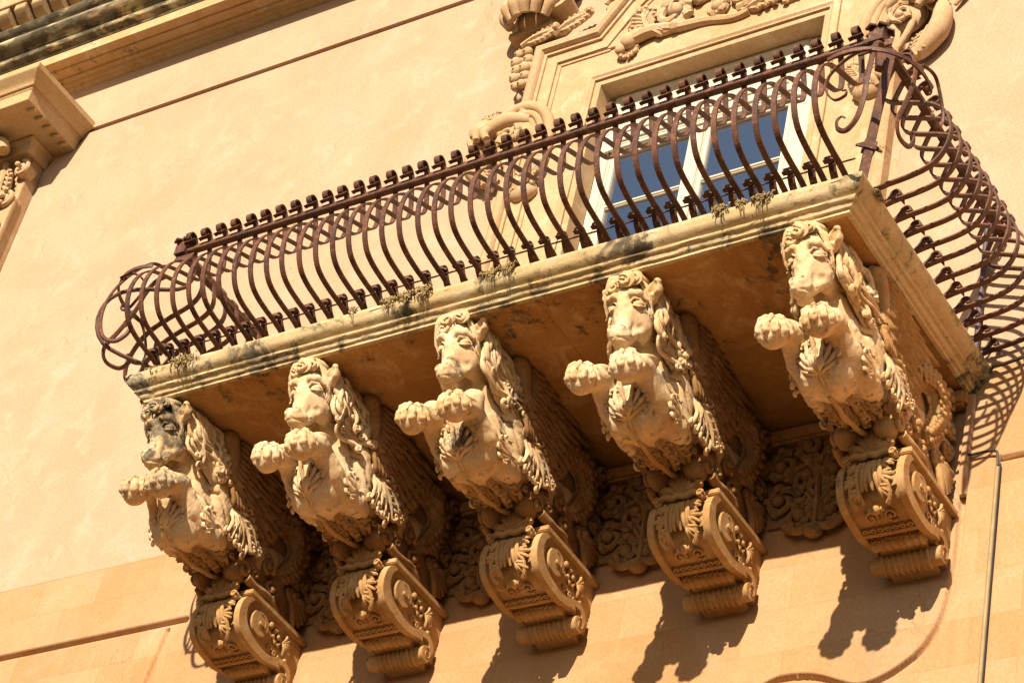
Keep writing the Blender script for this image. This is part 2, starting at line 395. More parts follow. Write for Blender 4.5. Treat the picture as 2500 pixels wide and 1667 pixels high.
def fan(mb, root, U, V, H, n, a0, a1, L, r, rng, rise=.03, curl=True):
    '''spray of long tapering leaflets from a root, with rolled tips'''
    root, U, V, H = (np.asarray(q, float) for q in (root, U, V, H)); V = V/np.linalg.norm(V); U = U/np.linalg.norm(U); H = H/np.linalg.norm(H)
    for k in range(n):
        t = k/(n-1); an = a0+(a1-a0)*t; d = U*cos(an)+V*sin(an); w = -U*sin(an)+V*cos(an); hd = 1 if t > .5 else -1; l = L*(1-.35*abs(2*t-1)**2)*rng.uniform(.93, 1.05)
        P = [root+d*l*s+w*hd*.06*l*sin(pi*s)+H*(r+rise*sin(pi*min(1, s*1.1))+.3*rise*s) for s in np.linspace(.02, .92, 7)]
        if curl:
            R0 = r*1.25; P += [P[-1]+w*hd*R0*(1-cos(q))+d*R0*sin(q)+H*R0*.3*q for q in (.8, 1.7, 2.7, 3.8)]
        P = cr(P, 2); mb.tube(P, np.interp(np.linspace(0, 1, len(P)), [0, .25, .6, .85, 1], [r*1.1, r*.95, r*1.15, r, r*.6]), 6)
def rinceau(mb, fn, R, turns=1.6, hand=1, r=.02, a0=0.0, leaves=5, rng=None):
    """spiral stem with leaflets, in the local plane fn(u,v,h) centred at 0,0"""
    rng = rng or random.Random(5)
    n = 34; P = []; rr = []
    for i in range(n):
        t = i/(n-1); a = a0+hand*turns*2*pi*t; q = R*(1-.78*t)
        P.append(fn(q*cos(a), q*sin(a), r*.6+.5*r*t)); rr.append(r*(1.15-.5*t))
    mb.tube(P, rr, 7); mb.blob(P[-1], (r*1.7,)*3, nu=8, nv=6)
    for k in range(leaves):
        t = .05+.5*k/leaves; a = a0+hand*turns*2*pi*t; q = R*(1-.78*t)
        for w in (-.35, 0, .35):
            b = a+hand*.9+w; ex = [fn(q*cos(a)+s*R*.42*cos(b+hand*s*.8), q*sin(a)+s*R*.42*sin(b+hand*s*.8), r*.5+r*.9*sin(pi*s)) for s in np.linspace(0, 1, 6)]
            mb.tube(ex, r*np.array([.6, .8, .85, .8, .8, .5]), 5)

# ------------------------------------------------------------------ the horse sculptures (local frame: x across, -y away from the wall)
def horse_body(seed=0):
    s = SDF((-.36, -1.95, -1.28), (.36, -.02, -.10), .0055)
    # trunk running back to the wall
    s.cap((0, -1.20, -.82), (0, -.62, -.74), .205, .185, .01)
    s.cap((0, -.62, -.74), (0, -.02, -.62), .20, .19, .06)
    s.ell((0, -1.25, -.84), (.165, .25, .26), .05)
    # neck
    s.cap((0, -1.44, -.36), (0, -1.29, -.66), .12, .165, .06)
    s.cap((0, -1.33, -.30), (0, -1.12, -.52), .09, .165, .08)
    for m in (-1, 1):
        # breast lobes, shoulder, elbow
        s.ell((m*.088, -1.30, -.96), (.095, .135, .15), .022)
        s.cap((m*.125, -1.17, -.60), (m*.150, -1.06, -.88), .100, .078, .03)
        s.ell((m*.150, -1.10, -.70), (.082, .125, .185), .018, rotm('X', 22))
        s.ell((m*.158, -1.06, -.93), (.070, .105, .080), .022)
        # forearm, wrist, paw
        s.chain([(m*.155, -1.12, -.94), (m*.150, -1.36, -.905), (m*.142, -1.55, -.835)], [.090, .082, .072], .02)
        s.ell((m*.144, -1.565, -.825), (.078, .082, .078), .03)
        s.cap((m*.142, -1.56, -.835), (m*.145, -1.66, -.89), .072, .076, .03)
        s.cap((m*.13, -1.22, -.80), (m*.15, -1.45, -.83), .03, .02, .03)
        pc = np.array((m*.148, -1.71, -.962)); s.ell(pc, (.086, .088, .092), .03)
        pole = np.array((m*-.1, -.42, .90)); pole /= np.linalg.norm(pole)
        e1 = np.cross(pole, (1, 0, 0)); e1 /= np.linalg.norm(e1); e2 = np.cross(pole, e1)
        for k in range(9):
            az = 2*pi*(k+.5)/9+m*.1
            dr = lambda th, q: pc+q*(cos(th)*pole+sin(th)*(cos(az)*e1+sin(az)*e2))
            P = [dr(radians(t), .089) for t in (20, 40, 64, 88, 110)]
            s.chain(P, [.012, .022, .029, .026, .012], .005)
            s.chain([dr(radians(t), .089+.030) for t in (34, 56, 80, 98)], [.003, .0055, .005, .002], .003, sub=True)
        for k in range(6):
            az = 2*pi*k/6+.2
            dr = lambda th, q: pc+q*(cos(th)*pole+sin(th)*(cos(az)*e1+sin(az)*e2))
            s.chain([dr(radians(t), .112) for t in (10, 26, 44, 60)], [.009, .016, .017, .007], .004)
        s.cap(pc+pole*.07, pc+pole*.15, .014, .020, .006, sub=True); s.cap(pc+pole*.118+e1*.05, pc+pole*.118-e1*.05, .006, .006, .006, sub=True)
        s.cap(pc+(0, -.05, -.10), pc+(m*.02, -.10, -.02), .006, .004, .01, sub=True)
        s.chain([(m*.10, -1.36, -.70), (m*.185, -1.22, -.80), (m*.225, -1.14, -.90)], [.010, .014, .008], .035, sub=True)
        s.chain([(m*.215, -1.20, -.66), (m*.235, -1.06, -.80)], [.004, .010], .03, sub=True)
        # flank crease
        s.cap((m*.20, -.93, -.60), (m*.215, -.95, -.95), .012, .006, .03, sub=True)
    s.cap((0, -1.52, -.92), (0, -1.28, -1.10), .012, .014, .04, sub=True)
    # collar folds on the neck
    for k in range(3):
        z = -.50-.09*k
        s.cap((.05, -1.50+.05*k, z), (.19, -1.34+.07*k, z+.03), .004, .006, .03, sub=True)
    # ---- head
    s.ell((0, -1.62, -.315), (.118, .158, .150), .04)
    s.cap((0, -1.675, -.34), (0, -1.700, -.44), .096, .078, .03)
    s.cap((0, -1.700, -.44), (0, -1.702, -.61), .072, .054, .02)
    for m in (-1, 1):
        s.ell((m*.064, -1.590, -.43), (.066, .125, .150), .03)
        s.cap((m*.060, -1.61, -.50), (m*.034, -1.66, -.635), .054, .036, .025)
        # brow arch, eye, cheek crest, hollow of the nose
        s.chain([(m*.026, -1.760, -.388), (m*.058, -1.778, -.358), (m*.098, -1.756, -.350), (m*.134, -1.700, -.374)], [.013, .022, .024, .014], .014)
        s.ell((m*.088, -1.752, -.410), (.042, .032, .023), .010, sub=True)
        s.ell((m*.084, -1.718, -.410), (.034, .031, .024), .002)
        s.chain([(m*.044, -1.756, -.418), (m*.070, -1.762, -.384), (m*.102, -1.740, -.382), (m*.130, -1.698, -.412)], [.005, .009, .009, .005], .003)
        s.chain([(m*.044, -1.754, -.420), (m*.074, -1.748, -.436), (m*.104, -1.727, -.434), (m*.130, -1.694, -.418)], [.004, .0055, .0055, .004], .006)
        s.ell((m*.082, -1.755, -.415), (.011, .014, .011), .002, sub=True)
        s.chain([(m*.052, -1.770, -.45), (m*.050, -1.782, -.54)], [.013, .011], .03, sub=True)
        s.chain([(m*.100, -1.66, -.55), (m*.092, -1.70, -.575)], [.014, .010], .03, sub=True)
    # muzzle
    s.ell((0, -1.712, -.652), (.074, .072, .064), .010)
    s.ell((0, -1.665, -.690), (.052, .066, .034), .008)
    for m in (-1, 1):
        s.ell((m*.031, -1.760, -.632), (.030, .032, .034), .012)
        s.ell((m*.036, -1.794, -.630), (.0135, .028, .020), .004, rotm('Y', m*-25), sub=True)
    mo = [(.082, -1.660, -.628), (.078, -1.700, -.674), (.050, -1.748, -.702)]
    s.chain([(-x_, y_, z_) for x_, y_, z_ in mo]+[(0, -1.776, -.708)]+mo[::-1], .0135, .004, sub=True)
    # ears
    for m in (-1, 1):
        a = np.array((m*.132, -1.645, -.305)); b = np.array((m*.182, -1.708, -.228)); c_ = a*.45+b*.55
        s.cap(a, c_, .034, .045, .02); s.cap(c_, b, .045, .022, .008)
        s.chain([a+(m*.018, -.048, .01), c_+(m*.008, -.052, -.004), b+(0, -.034, -.010)], [.016, .032, .014], .005, sub=True)
    V, Q = s.mesh()
    return V, Q

def mane_mesh(seed):
    rng = random.Random(seed); mb = MB()
    for m in (-1, 1):
        front = cr([(.125, -1.66, -.20), (.150, -1.60, -.34), (.165, -1.55, -.47), (.180, -1.41, -.56), (.195, -1.24, -.60)], 5)
        back = cr([(.10, -1.54, -.185), (.14, -1.38, -.20), (.17, -1.25, -.24), (.19, -1.12, -.34), (.20, -1.00, -.46)], 5)
        n = 12
        for lay in range(2):
            for i in range(n):
                v = (i+rng.uniform(-.25, .25))/(n-1); v = min(1, max(0, v)); L = len(front)
                end = L-rng.choice([1, 1, 3, 5, 7]); st = 0 if lay == 0 else rng.randint(0, 9)
                if end-st < 7: st = 0
                ph = rng.uniform(0, 6.28) if lay else i*.35; amp = .026+.016*lay
                P = []
                for j in range(st, end):
                    t = j/(L-1); vv = v+amp*5*sin(t*9+ph)*(.25+t)
                    p = front[j]*(1-vv)+back[j]*vv
                    p = p.copy(); p[0] = (p[0]+.026*sin(vv*pi)+.013*lay+.012*sin(t*13+ph*2))
                    P.append(p)
                P = np.array(P); P = cr(P[::2], 3)
                d = P[-1]-P[-2]; d /= np.linalg.norm(d)
                w = np.array((0, -d[2], d[1]))*rng.choice([1, -1]); R0 = rng.uniform(.018, .032)
                sp = spiral(P[-1]+w*R0, -w, d, R0, R0*.25, 1.15)
                P = np.vstack([P, sp[1:]+np.array((.012, 0, 0))])
                k = len(P); r = .0155*(1+.2*rng.uniform(-1, 1))*np.interp(np.linspace(0, 1, k), [0, .15, .6, .9, 1], [.6, 1.1, 1, .8, .55])
                P[:, 0] *= m; mb.tube(P, r, 6)
        # filling mass under the locks
        for t in np.linspace(0, 1, 9):
            j = int(t*(len(front)-1)); c = (front[j]+back[j])/2; w = np.linalg.norm(front[j]-back[j])/2
            mb.blob((m*(c[0]-.012), c[1], c[2]), (.035, w*1.02, w*.72), rotm('X', 35), nu=12, nv=9)
    # crest down the back of the neck
    for i in range(9):
        t = i/8; mb.blob((0, -1.54+.45*t, -.20-.02*t), (.10, .06, .045), nu=10)
    return mb
def forelock_mesh(seed):
    rng = random.Random(seed*7+1); mb = MB(); nrm = np.array((0, -.93, -.36)); E1 = np.array((1.0, 0, 0)); E2 = np.array((0, -.36, .93))
    poll = np.array((.01, -1.70, -.165))
    sw = [(-.078, -1.792, -.290, .044), (-.012, -1.822, -.268, .050), (.052, -1.795, -.245, .034)]
    sw = [(x+rng.uniform(-.012, .012), y, z+rng.uniform(-.012, .010), R*rng.uniform(.85, 1.15)) for x, y, z, R in sw]
    for j, (x, y, z, R) in enumerate(sw):
        c = np.array((x+rng.uniform(-.01, .01), y, z+rng.uniform(-.008, .008))); hd = -1 if (j+seed) % 3 else 1; a0 = rng.uniform(1.0, 2.2)
        P = spiral(c, E1*hd*1.15, E2*.85+E1*.25*hd, R, R*.22, 1.25, a0, n=26); P = P+np.linspace(0, 1, 26)[:, None]*nrm*.016
        P = np.vstack([cr([poll, (poll+P[0])/2+nrm*.03, P[0]], 5)[:-1], P]); mb.tube(P, np.interp(np.linspace(0, 1, len(P)), [0, .3, .7, 1], [.012, .0125, .010, .007]), 6)
        for q in (.66, 1.16, 1.42):     # strands running beside the curl
            P2 = spiral(c, E1*hd*1.15, E2*.85+E1*.25*hd, R*q+.004, R*q*.72, .55+.2*rng.random(), a0+.4*rng.random(), n=14)-nrm*.006*q
            P2 = np.vstack([cr([poll+E1*.02*(q-1), (poll+P2[0])/2+nrm*.022, P2[0]], 4)[:-1], P2]); mb.tube(P2, np.interp(np.linspace(0, 1, len(P2)), [0, .4, 1], [.010, .011, .005]), 6)
        mb.blob(c-nrm*.012, (R*.95, R*.5, R*.9), nu=11, nv=8)
    for k in range(7):       # loose locks down the left temple and over the brow
        x = -.06-.012*k; P = cr([poll+(-.01*k, -.01, 0), (x*.8, -1.80, -.21), (x-.012, -1.785+.008*k, -.285-.01*k), (x-.004+.012*sin(k), -1.755+.012*k, -.335-.014*k), (x-.02, -1.745+.012*k, -.36-.014*k)], 5)
        mb.tube(P, np.interp(np.linspace(0, 1, len(P)), [0, .6, 1], [.011, .012, .005]), 6)
    for k in range(8):       # combed hair from the poll to the right ear and temple
        t = k/7; P = cr([poll+(.005, .0, -.002), (.050+.012*t, -1.765+.045*t, -.185-.004*t), (.088+.014*t, -1.752+.05*t, -.240), (.112+.012*t, -1.715+.045*t, -.305), (.128+.006*t, -1.675+.035*t, -.375-.03*t), (.132, -1.645+.03*t, -.43-.02*t)], 5)
        mb.tube(P+np.array((0, .004*sin(k*2), 0)), np.interp(np.linspace(0, 1, len(P)), [0, .5, 1], [.012, .0115, .006]), 6)
    mb.blob((0, -1.70, -.20), (.115, .11, .045), nu=14, nv=9); return mb
def chest_leaf_mesh():
    mb = MB()
    rng = random.Random(4)
    fan(mb, (0, -1.36, -1.02), (0, -.62, .78), (1, 0, 0), (0, -.78, -.62), 9, -1.15, 1.15, .215, .0125, rng, .045)
    fan(mb, (0, -1.36, -1.01), (0, -.62, .78), (1, 0, 0), (0, -.78, -.62), 7, -.75, .75, .15, .013, rng, .065)
    mb.tube(cr([(0, -1.30, -1.06), (0, -1.40, -1.02), (0, -1.50, -.93), (0, -1.56, -.84)], 5), np.linspace(.022, .012, 16), 7)
    mb.blob((0, -1.36, -.96), (.07, .06, .07), nu=12, nv=8)
    for m in (-1, 1):      # leafy sleeves where the forelegs leave the breast
        fan(mb, (m*.15, -1.22, -1.00), (0, -1, .10), (m*.5, 0, .85), (m*.3, 0, -.95), 6, -.9, .9, .15, .012, rng, .02)
        fan(mb, (m*.215, -1.17, -.93), (0, -1, .2), (0, .1, 1), (m, 0, -.1), 6, -.8, .9, .15, .012, rng, .012)
    return mb
def belly_leaf_mesh(seed):
    mb = MB(); rng = random.Random(seed)
    # rows of turned-over leaves under the belly, running back to the bracket
    for row in range(5):
        y = -1.16+.085*row; z = -1.075+.012*row+.03*max(0, row-2); n = 5 if row < 3 else 4
        for k in range(n):
            x = (k-(n-1)/2)*.074*(1-.06*row); s = np.sign(x) if abs(x) > .01 else 1
            zz = z+.02+3.4*x*x
            P = cr([(x*.6, y-.05, zz+.05), (x*.85, y, zz+.005), (x, y+.05, zz-.02), (x*1.12, y+.075, zz-.022), (x*1.15, y+.06, zz-.045)], 4)
            mb.tube(P, np.interp(np.linspace(0, 1, len(P)), [0, .5, 1], [.012, .021, .010]), 7)
            mb.tube(P+np.array((.022*s, .004, .006)), .010, 6)
    P = cr([(0, -1.24, -1.09), (0, -1.05, -1.10), (0, -.88, -1.06), (0, -.76, -1.02)], 5); mb.tube(P, .018, 7)
    for m in (-1, 1):
        P = cr([(m*.13, -1.18, -1.00), (m*.155, -1.05, -.975), (m*.145, -.9, -.975), (m*.10, -.78, -1.00)], 5); mb.tube(P, .016, 7)
        for k in range(5):
            c = np.array((m*.165, -1.16+.075*k, -.955+.006*k)); mb.tube(spiral(c, (0, 1, 0), (0, 0, -1), .030, .008, 1.1, .5*k), .011, 6)
    return mb
def shoulder_leaf_mesh(m):
    mb = MB(); rng = random.Random(9)
    root = np.array((.20, -1.055, -.625)); sd = np.array((0, .80, -.60)); w = np.array((0, .60, .80)); Hx = np.array((1.0, 0, 0))
    def strand(o, ang, L, r, hd, bend):
        d = sd*cos(ang)+w*sin(ang); n_ = -sd*sin(ang)+w*cos(ang)
        P = [o+d*L*s+n_*bend*L*sin(pi*s)+Hx*(.012+.030*sin(pi*s)+.02*s) for s in np.linspace(0, .9, 7)]
        R0 = r*1.5; P += [P[-1]+n_*hd*R0*(1-cos(q))+d*R0*sin(q)+Hx*R0*.25*q for q in (.7, 1.5, 2.4, 3.4, 4.2)]
        P = cr(P, 2); P[:, 0] *= m; mb.tube(P, np.interp(np.linspace(0, 1, len(P)), [0, .3, .65, .85, 1], [r*.9, r, r*1.15, r, r*.5]), 6)
    for k in range(6): strand(root+sd*(.05+.052*k), .95-.11*k, .13-.006*k, .0125, 1, -.12)      # curls along the upper edge
    for k in range(6): strand(root+sd*.02-w*.014*k*.6, .10-.20*k, .40-.035*k, .0135, -1 if k > 1 else 1, .10)      # long leaflets
    for k in range(4): strand(root+sd*(.03+.07*k)-w*.03, -.55-.05*k, .17, .0125, -1, .12)
    for q, r in (((.205, -.99, -.67), .06), ((.20, -.90, -.74), .07)): mb.blob((m*q[0], q[1], q[2]), (.022, r*1.5, r), rotm('X', -30))
    mb.blob((m*.205, -1.055, -.615), (.035, .05, .045)); return mb
def wing_mesh(m, seed=0):
    mb = MB(); rng = random.Random(seed); x0 = .19
    # arm of the wing
    P = cr([(x0, -1.22, -.30), (x0+.02, -1.27, -.22), (x0+.03, -1.24, -.235), (x0+.03, -1.16, -.40), (x0+.02, -1.12, -.50)], 5)
    P[:, 0] *= m; mb.tube(P, np.interp(np.linspace(0, 1, len(P)), [0, .3, .7, 1], [.05, .062, .055, .06]), 10)
    mb.blob((m*(x0+.02), -1.10, -.52), (.055, .07, .075), nu=12, nv=9)
    for k in range(4):     # knuckles hanging over the shoulder
        P = cr([(x0+.045, -1.13+.03*k, -.55), (x0+.06, -1.10+.035*k, -.61), (x0+.05, -1.06+.035*k, -.66)], 4); P[:, 0] *= m
        mb.tube(P, [.018, .02, .02, .018, .016, .018, .02, .017, .012], 7)
    def feather(a, b, w, t, x):
        a = np.array(a); b = np.array(b); n = 9; d = b-a; L = np.linalg.norm(d); d /= L; sd = np.array((0, -d[2], d[1]))
        P = [np.array((x-.012*sin(pi*s)*0+.01*sin(pi*s), *(a+d*L*s))) for s in np.linspace(0, 1, n)] if False else None
        v = []; f = []
        for i in range(n):
            s = i/(n-1); ww = w*min(1, .45+1.2*s)*(1 if s < .8 else sqrt(max(0, 1-((s-.8)/.2)**2))*.98+.02)
            c = a+d*L*s
            for j, (q, e) in enumerate(((-1, -.1), (-.6, .8), (0, 1.15), (.6, .8), (1, -.1))):
                v.append((m*(x+t*e+.030*s), c[1]+sd[1]*q*ww, c[2]+sd[2]*q*ww))
        for i in range(n-1):
            for j in range(4): f.append((i*5+j, i*5+j+1, i*5+j+6, i*5+j+5))
            f.append((i*5, i*5+5, i*5+9, i*5+4))
        f.append((0, 1, 2, 3, 4)); f.append(tuple((n-1)*5+j for j in (4, 3, 2, 1, 0)))
        mb.add(v, f)
    # long feathers, then two rows of coverts
    for k in range(10):
        t = k/9; a0 = (0, -1.20+.03*t, -.22-.27*t); a = radians(-2-30*t); L = .80-.25*t
        feather(a0, (0, a0[1]+L*cos(a), a0[2]+L*sin(a)), .036, .034, x0-.005-.003*k)
    for row, (Lr, n) in enumerate(((.60, 10), (.46, 10), (.34, 9), (.23, 9), (.13, 8))):
        for k in range(n):
            t = k/(n-1); a0 = (0, -1.19+.03*t, -.20-.27*t); a = radians(-2-32*t+rng.uniform(-3, 3)); L = Lr*(1-.2*t)*(1+.06*rng.uniform(-1, 1))
            feather(a0, (0, a0[1]+L*cos(a), a0[2]+L*sin(a)), .029-.0015*row, .032, x0+.000+.011*row)
    mb.prism([(-1.2, -.23), (-.5, -.24), (-.48, -.40), (-.75, -.55), (-1.15, -.52)], m*(x0-.08), m*(x0-.005), 0)
    return mb
def tail_mesh(m, seed=0):
    """scaly coiled hind part filling the angle between trunk and wall"""
    mb = MB(); rng = random.Random(seed+11)
    spine = cr([(.17, -.62, -.46), (.18, -.48, -.40), (.185, -.36, -.42), (.185, -.28, -.56), (.18, -.33, -.70), (.175, -.40, -.80)], 6)
    P = spine.copy(); P[:, 0] *= m; mb.tube(P, np.interp(np.linspace(0, 1, len(P)), [0, .4, 1], [.07, .10, .055]), 10)
    for i in range(2, len(spine)-1):      # scales
        r = np.interp(i/len(spine), [0, .4, 1], [.07, .10, .055])
        for k in range(6):
            a = radians(-80+k*32+(16 if i % 2 else 0)); tdir = spine[i]-spine[i-1]; tdir /= np.linalg.norm(tdir); w = np.array((0, -tdir[2], tdir[1]))
            c = spine[i]+np.array((cos(a), 0, 0))*r+w*sin(a)*r; mb.blob((m*c[0], c[1], c[2]), (.012, .036*rng.uniform(.8, 1.15), .026), rotm('X', 30*m+rng.uniform(-25, 25)), nu=8, nv=5) if (i+k) % 2 == 0 else None
    for (y, z, R, h, a) in ((-.12, -.30, .085, 1, .5), (-.09, -.50, .075, 1, 2), (-.12, -.68, .07, -1, 1), (-.62, -.62, .06, 1, 0), (-.55, -.80, .07, -1, 2.5), (-.45, -.93, .075, 1, 4), (-.22, -.82, .06, 1, 3), (-.70, -.90, .05, 1, 1)):
        fn = plane_fn((m*.185, y, z), (0, 1, 0), (0, 0, 1), (m, 0, 0)); rinceau(mb, fn, R, 1.4, h, .018, a, 3, rng)
    mb.prism([(-.9, -.35), (-.02, -.22), (-.02, -.98), (-.5, -1.06), (-.85, -.95)], m*.05, m*.175, 0)
    # claw curl resting on the bracket, and its strap
    c = np.array((m*.13, -.76, -.995)); mb.blob(c, (.085, .09, .085), nu=14, nv=10)
    mb.tube(spiral((m*.215, -.77, -.99), (0, -1, 0), (0, 0, 1), .062, .02, 1.0, .4), np.linspace(.026, .018, 14), 8)
    P = cr([(.215, -.72, -1.03), (.225, -.60, -1.045), (.225, -.47, -1.02), (.225, -.40, -1.05), (.215, -.33, -1.06)], 5); P[:, 0] *= m
    mb.tube(P, np.interp(np.linspace(0, 1, len(P)), [0, .5, 1], [.035, .028, .015]), 8)
    mb.tube(spiral((m*.215, -.66, -.95), (0, -1, 0), (0, 0, 1), .05, .012, 1.2, 0), .017, 7)
    # fan tail by the wall
    for k in range(6):
        a = radians(-62+k*15); P = cr([(.19, -.24, -.84), (.215, -.24+.09*cos(a), -.86+.09*sin(a)), (.215, -.24+.21*cos(a), -.87+.21*sin(a))], 4); P[:, 0] *= m
        mb.tube(P, np.interp(np.linspace(0, 1, len(P)), [0, .7, 1], [.016, .026, .018]), 7)
    return mb

def console_curve():
    return cr([(-.655, -1.150), (-.70, -1.185), (-.728, -1.26), (-.722, -1.35), (-.680, -1.425), (-.60, -1.468), (-.50, -1.487), (-.392, -1.495)], 6)
def console_parts(root, seed):
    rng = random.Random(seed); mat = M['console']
    # abacus plate
    mb = MB(); mb.box((-.258, -.672, -1.134), (.258, -.0, -1.092)); mb.build('abacus', mat, root, bevel=.006)
    C = console_curve()
    # core block, recessed panel; and the two raised side bands
    core = [(y*.935+.0, z+.022) for y, z in C]+[(-.30, -1.44), (-.16, -1.46), (-.0, -1.52), (0, -1.136), (-.64, -1.136)]
    mb = MB(); mb.prism(core, -.215, .215, 0)
    for m in (-1, 1):
        n = len(C); T = np.gradient(C, axis=0); T /= np.linalg.norm(T, axis=1)[:, None]; Nn = np.stack([-T[:, 1], T[:, 0]], 1)
        low = cr([C[-1], (-.31, -1.48), (-.24, -1.455), (-.19, -1.455)], 5)
        inn = [tuple(p) for p in cr([(-.22, -1.405), (-.30, -1.415), (-.385, -1.43), (-.50, -1.41), (-.60, -1.365), (-.650, -1.30), (-.655, -1.22), (-.61, -1.150)], 4)]
        mb.prism([tuple(p) for p in C]+[tuple(p) for p in low[1:]]+inn, m*.196, m*.252, 0)
        mb.prism([(-.62, -1.136), (-.61, -1.22), (-.55, -1.33), (-.45, -1.39), (-.33, -1.40), (-.2, -1.42), (-.10, -1.46), (0, -1.50), (0, -1.136)], m*.19, m*.210, 0)
        # the strip running down to the small roll
        st = cr([(-.385, -1.47), (-.30, -1.44), (-.22, -1.40), (-.15, -1.39), (-.10, -1.42), (-.085, -1.48)], 5)
        mb.bar([(m*.224, y, z) for y, z in st], .055, .045, (1, 0, 0))
    mb.build('scroll_block', mat, root, bevel=.004)
    for m in (-1, 1):
        mb = MB()
        # volute disc with spiral groove
        cy, cz = -.50, -1.275
        mb.prism([(cy+(.097-.010*(q/36))*cos(q*2*pi/36+2.4), cz+(.097-.010*(q/36))*sin(q*2*pi/36+2.4)) for q in range(36)], m*.20, m*.256, 0)
        mb.tube(spiral((m*.256, cy, cz), (0, -1, 0), (0, 0, 1), .070, .030, .75, 1.2, n=26), .0045, 6)
        mb.prism([(cy+.019*cos(a), cz+.019*sin(a)) for a in np.arange(14)*2*pi/14], m*.256, m*.272, 0)
        mb.build('volute', mat, root, bevel=.003)
        mb = MB()
        mb.blob((m*.235, -.375, -1.20), (.018, .024, .024), nu=10); mb.blob((m*.232, -.15, -1.35), (.015, .020, .020), nu=10)
        fn = plane_fn((m*.216, -.27, -1.25), (0, 1, 0), (0, 0, 1), (m, 0, 0)); rinceau(mb, fn, .062, 1.0, 1, .012, 2.0, 4, rng)
        for k in range(6):
            a = radians(-70+28*k); P = [np.array((m*(.228+.02*sin(pi*q)), -.22+.085*q*cos(a), -1.25+.085*q*sin(a))) for q in np.linspace(0, 1, 6)]
            mb.tube(P, [.008, .010, .011, .012, .012, .007], 6)
        for k in range(4): mb.tube(spiral((m*.228, -.33+.06*k, -1.36-.01*k), (0, 1, 0), (0, 0, 1), .026, .006, 1.1, k), .008, 6)
        mb.build('side_spray', mat, root)
        mb = MB(); mb.prism([(-.135+.060*cos(a), -1.515+.060*sin(a)) for a in np.arange(20)*2*pi/20], m*.165, m*.262, 0)
        mb.tube(spiral((m*.262, -.135, -1.515), (0, -1, 0), (0, 0, 1), .045, .012, 1.2, 1), .008, 6); mb.build('roll_end', mat, root, bevel=.004)
    # acanthus covering the front panel
    Ci = C; s_ = np.concatenate([[0], np.cumsum(np.linalg.norm(np.diff(Ci, axis=0), axis=1))])
    Tn = np.gradient(Ci, axis=0); Tn /= np.linalg.norm(Tn, axis=1)[:, None]; Nrm = np.stack([Tn[:, 1], -Tn[:, 0]], 1)
    if Nrm[10][0] > 0: Nrm = -Nrm
    def fn(u, v, h):
        y = np.interp(u, s_, Ci[:, 0]); z = np.interp(u, s_, Ci[:, 1]); ny = np.interp(u, s_, Nrm[:, 0]); nz = np.interp(u, s_, Nrm[:, 1])
        return np.array((v, y+ny*(h-.026), z+nz*(h-.026)))
    mb = MB(); tot = s_[-1]
    for x0_ in (-.075, -.045, -.015, .015, .045, .075):     # broad upright folds
        P = [fn(.015+.27*t, x0_*(.75+.5*t)+.006*sin(6*t+x0_*60), .020+.022*sin(pi*t*.9)) for t in np.linspace(0, 1, 10)]
        mb.tube(P, np.interp(np.linspace(0, 1, 10), [0, .5, .85, 1], [.016, .021, .018, .008]), 8)
    for m in (-1, 1):        # side lobes, each a little hand of leaflets
        for k, (u0, v0, an) in enumerate(((.05, .08, -.35), (.13, .085, -.1), (.21, .09, .2), (.27, .075, .7))):
            for q in range(4):
                b_ = an+(q-1.5)*.42+rng.uniform(-.08, .08); Ln = (.095 if q in (1, 2) else .075)*rng.uniform(.9, 1.1)
                P = [fn(u0+Ln*s_k*sin(b_), m*(v0+Ln*s_k*cos(b_)), .016+.030*sin(pi*min(1, s_k*1.05))+(.012 if s_k > .8 else 0)) for s_k in np.linspace(0, 1, 7)]
                mb.tube(P, [.010, .013, .014, .014, .013, .013, .008], 7)
    for m in (-1, 1):
        P = [fn(.06+.30*t, m*(.02+.06*sin(2.2*t)), .028) for t in np.linspace(0, 1, 9)]; mb.tube(P, .013, 6)
        P = cr([fn(.10, m*.09, .02), fn(.22, m*.13, .035), fn(.33, m*.14, .04), fn(.37, m*.11, .05)], 4); mb.tube(P, .016, 6)
        rinceau(mb, lambda u, v, h, m=m: fn(tot*.77+v, m*.075+u, h), .052, 1.3, m, .010, 1.0, 3, rng)
    mb.blob(fn(tot*.66, 0, .03), (.03, .03, .03)); mb.blob(fn(tot*.66, .045, .03), (.018, .018, .018)); mb.blob(fn(tot*.66, -.045, .03), (.018, .018, .018))
    mb.build('front_acanthus', mat, root)
    mb = MB()     # holes and lobes of the lower border
    for k in range(7):
        x = (k-3)*.055; mb.tube([fn(tot*.93+.012*cos(a), x+.02*sin(a), .018) for a in np.linspace(0, 2*pi, 13)], .007, 5)
    mb.tube([fn(tot*.985, x, .016) for x in np.linspace(-.2, .2, 9)], .013, 6)
    mb.build('lower_border', mat, root)
    # palmette above, with its rolled bar
    mb = MB()
    for k in range(7):
        a = radians(-72+24*k); w = .165+.025*cos(a)
        P = cr([(.02*sin(a), -.72, -1.16), (.40*w*sin(a), -.745, -1.155+.55*w*cos(a)), (.78*w*sin(a), -.735, -1.155+1.1*w*cos(a)), (.90*w*sin(a), -.76, -1.155+1.25*w*cos(a))], 4)
        mb.tube(P, np.interp(np.linspace(0, 1, len(P)), [0, .6, 1], [.014, .034, .027]), 8)
    mb.blob((0, -.69, -1.06), (.12, .04, .12)); mb.build('palmette', mat, root)
    mb = MB()
    P = cr([(-.185, -.735, -1.185), (-.12, -.755, -1.165), (-.05, -.76, -1.185), (0, -.765, -1.175), (.05, -.76, -1.185), (.12, -.755, -1.165), (.165, -.735, -1.185)], 5)
    mb.tube(P, .022, 8)
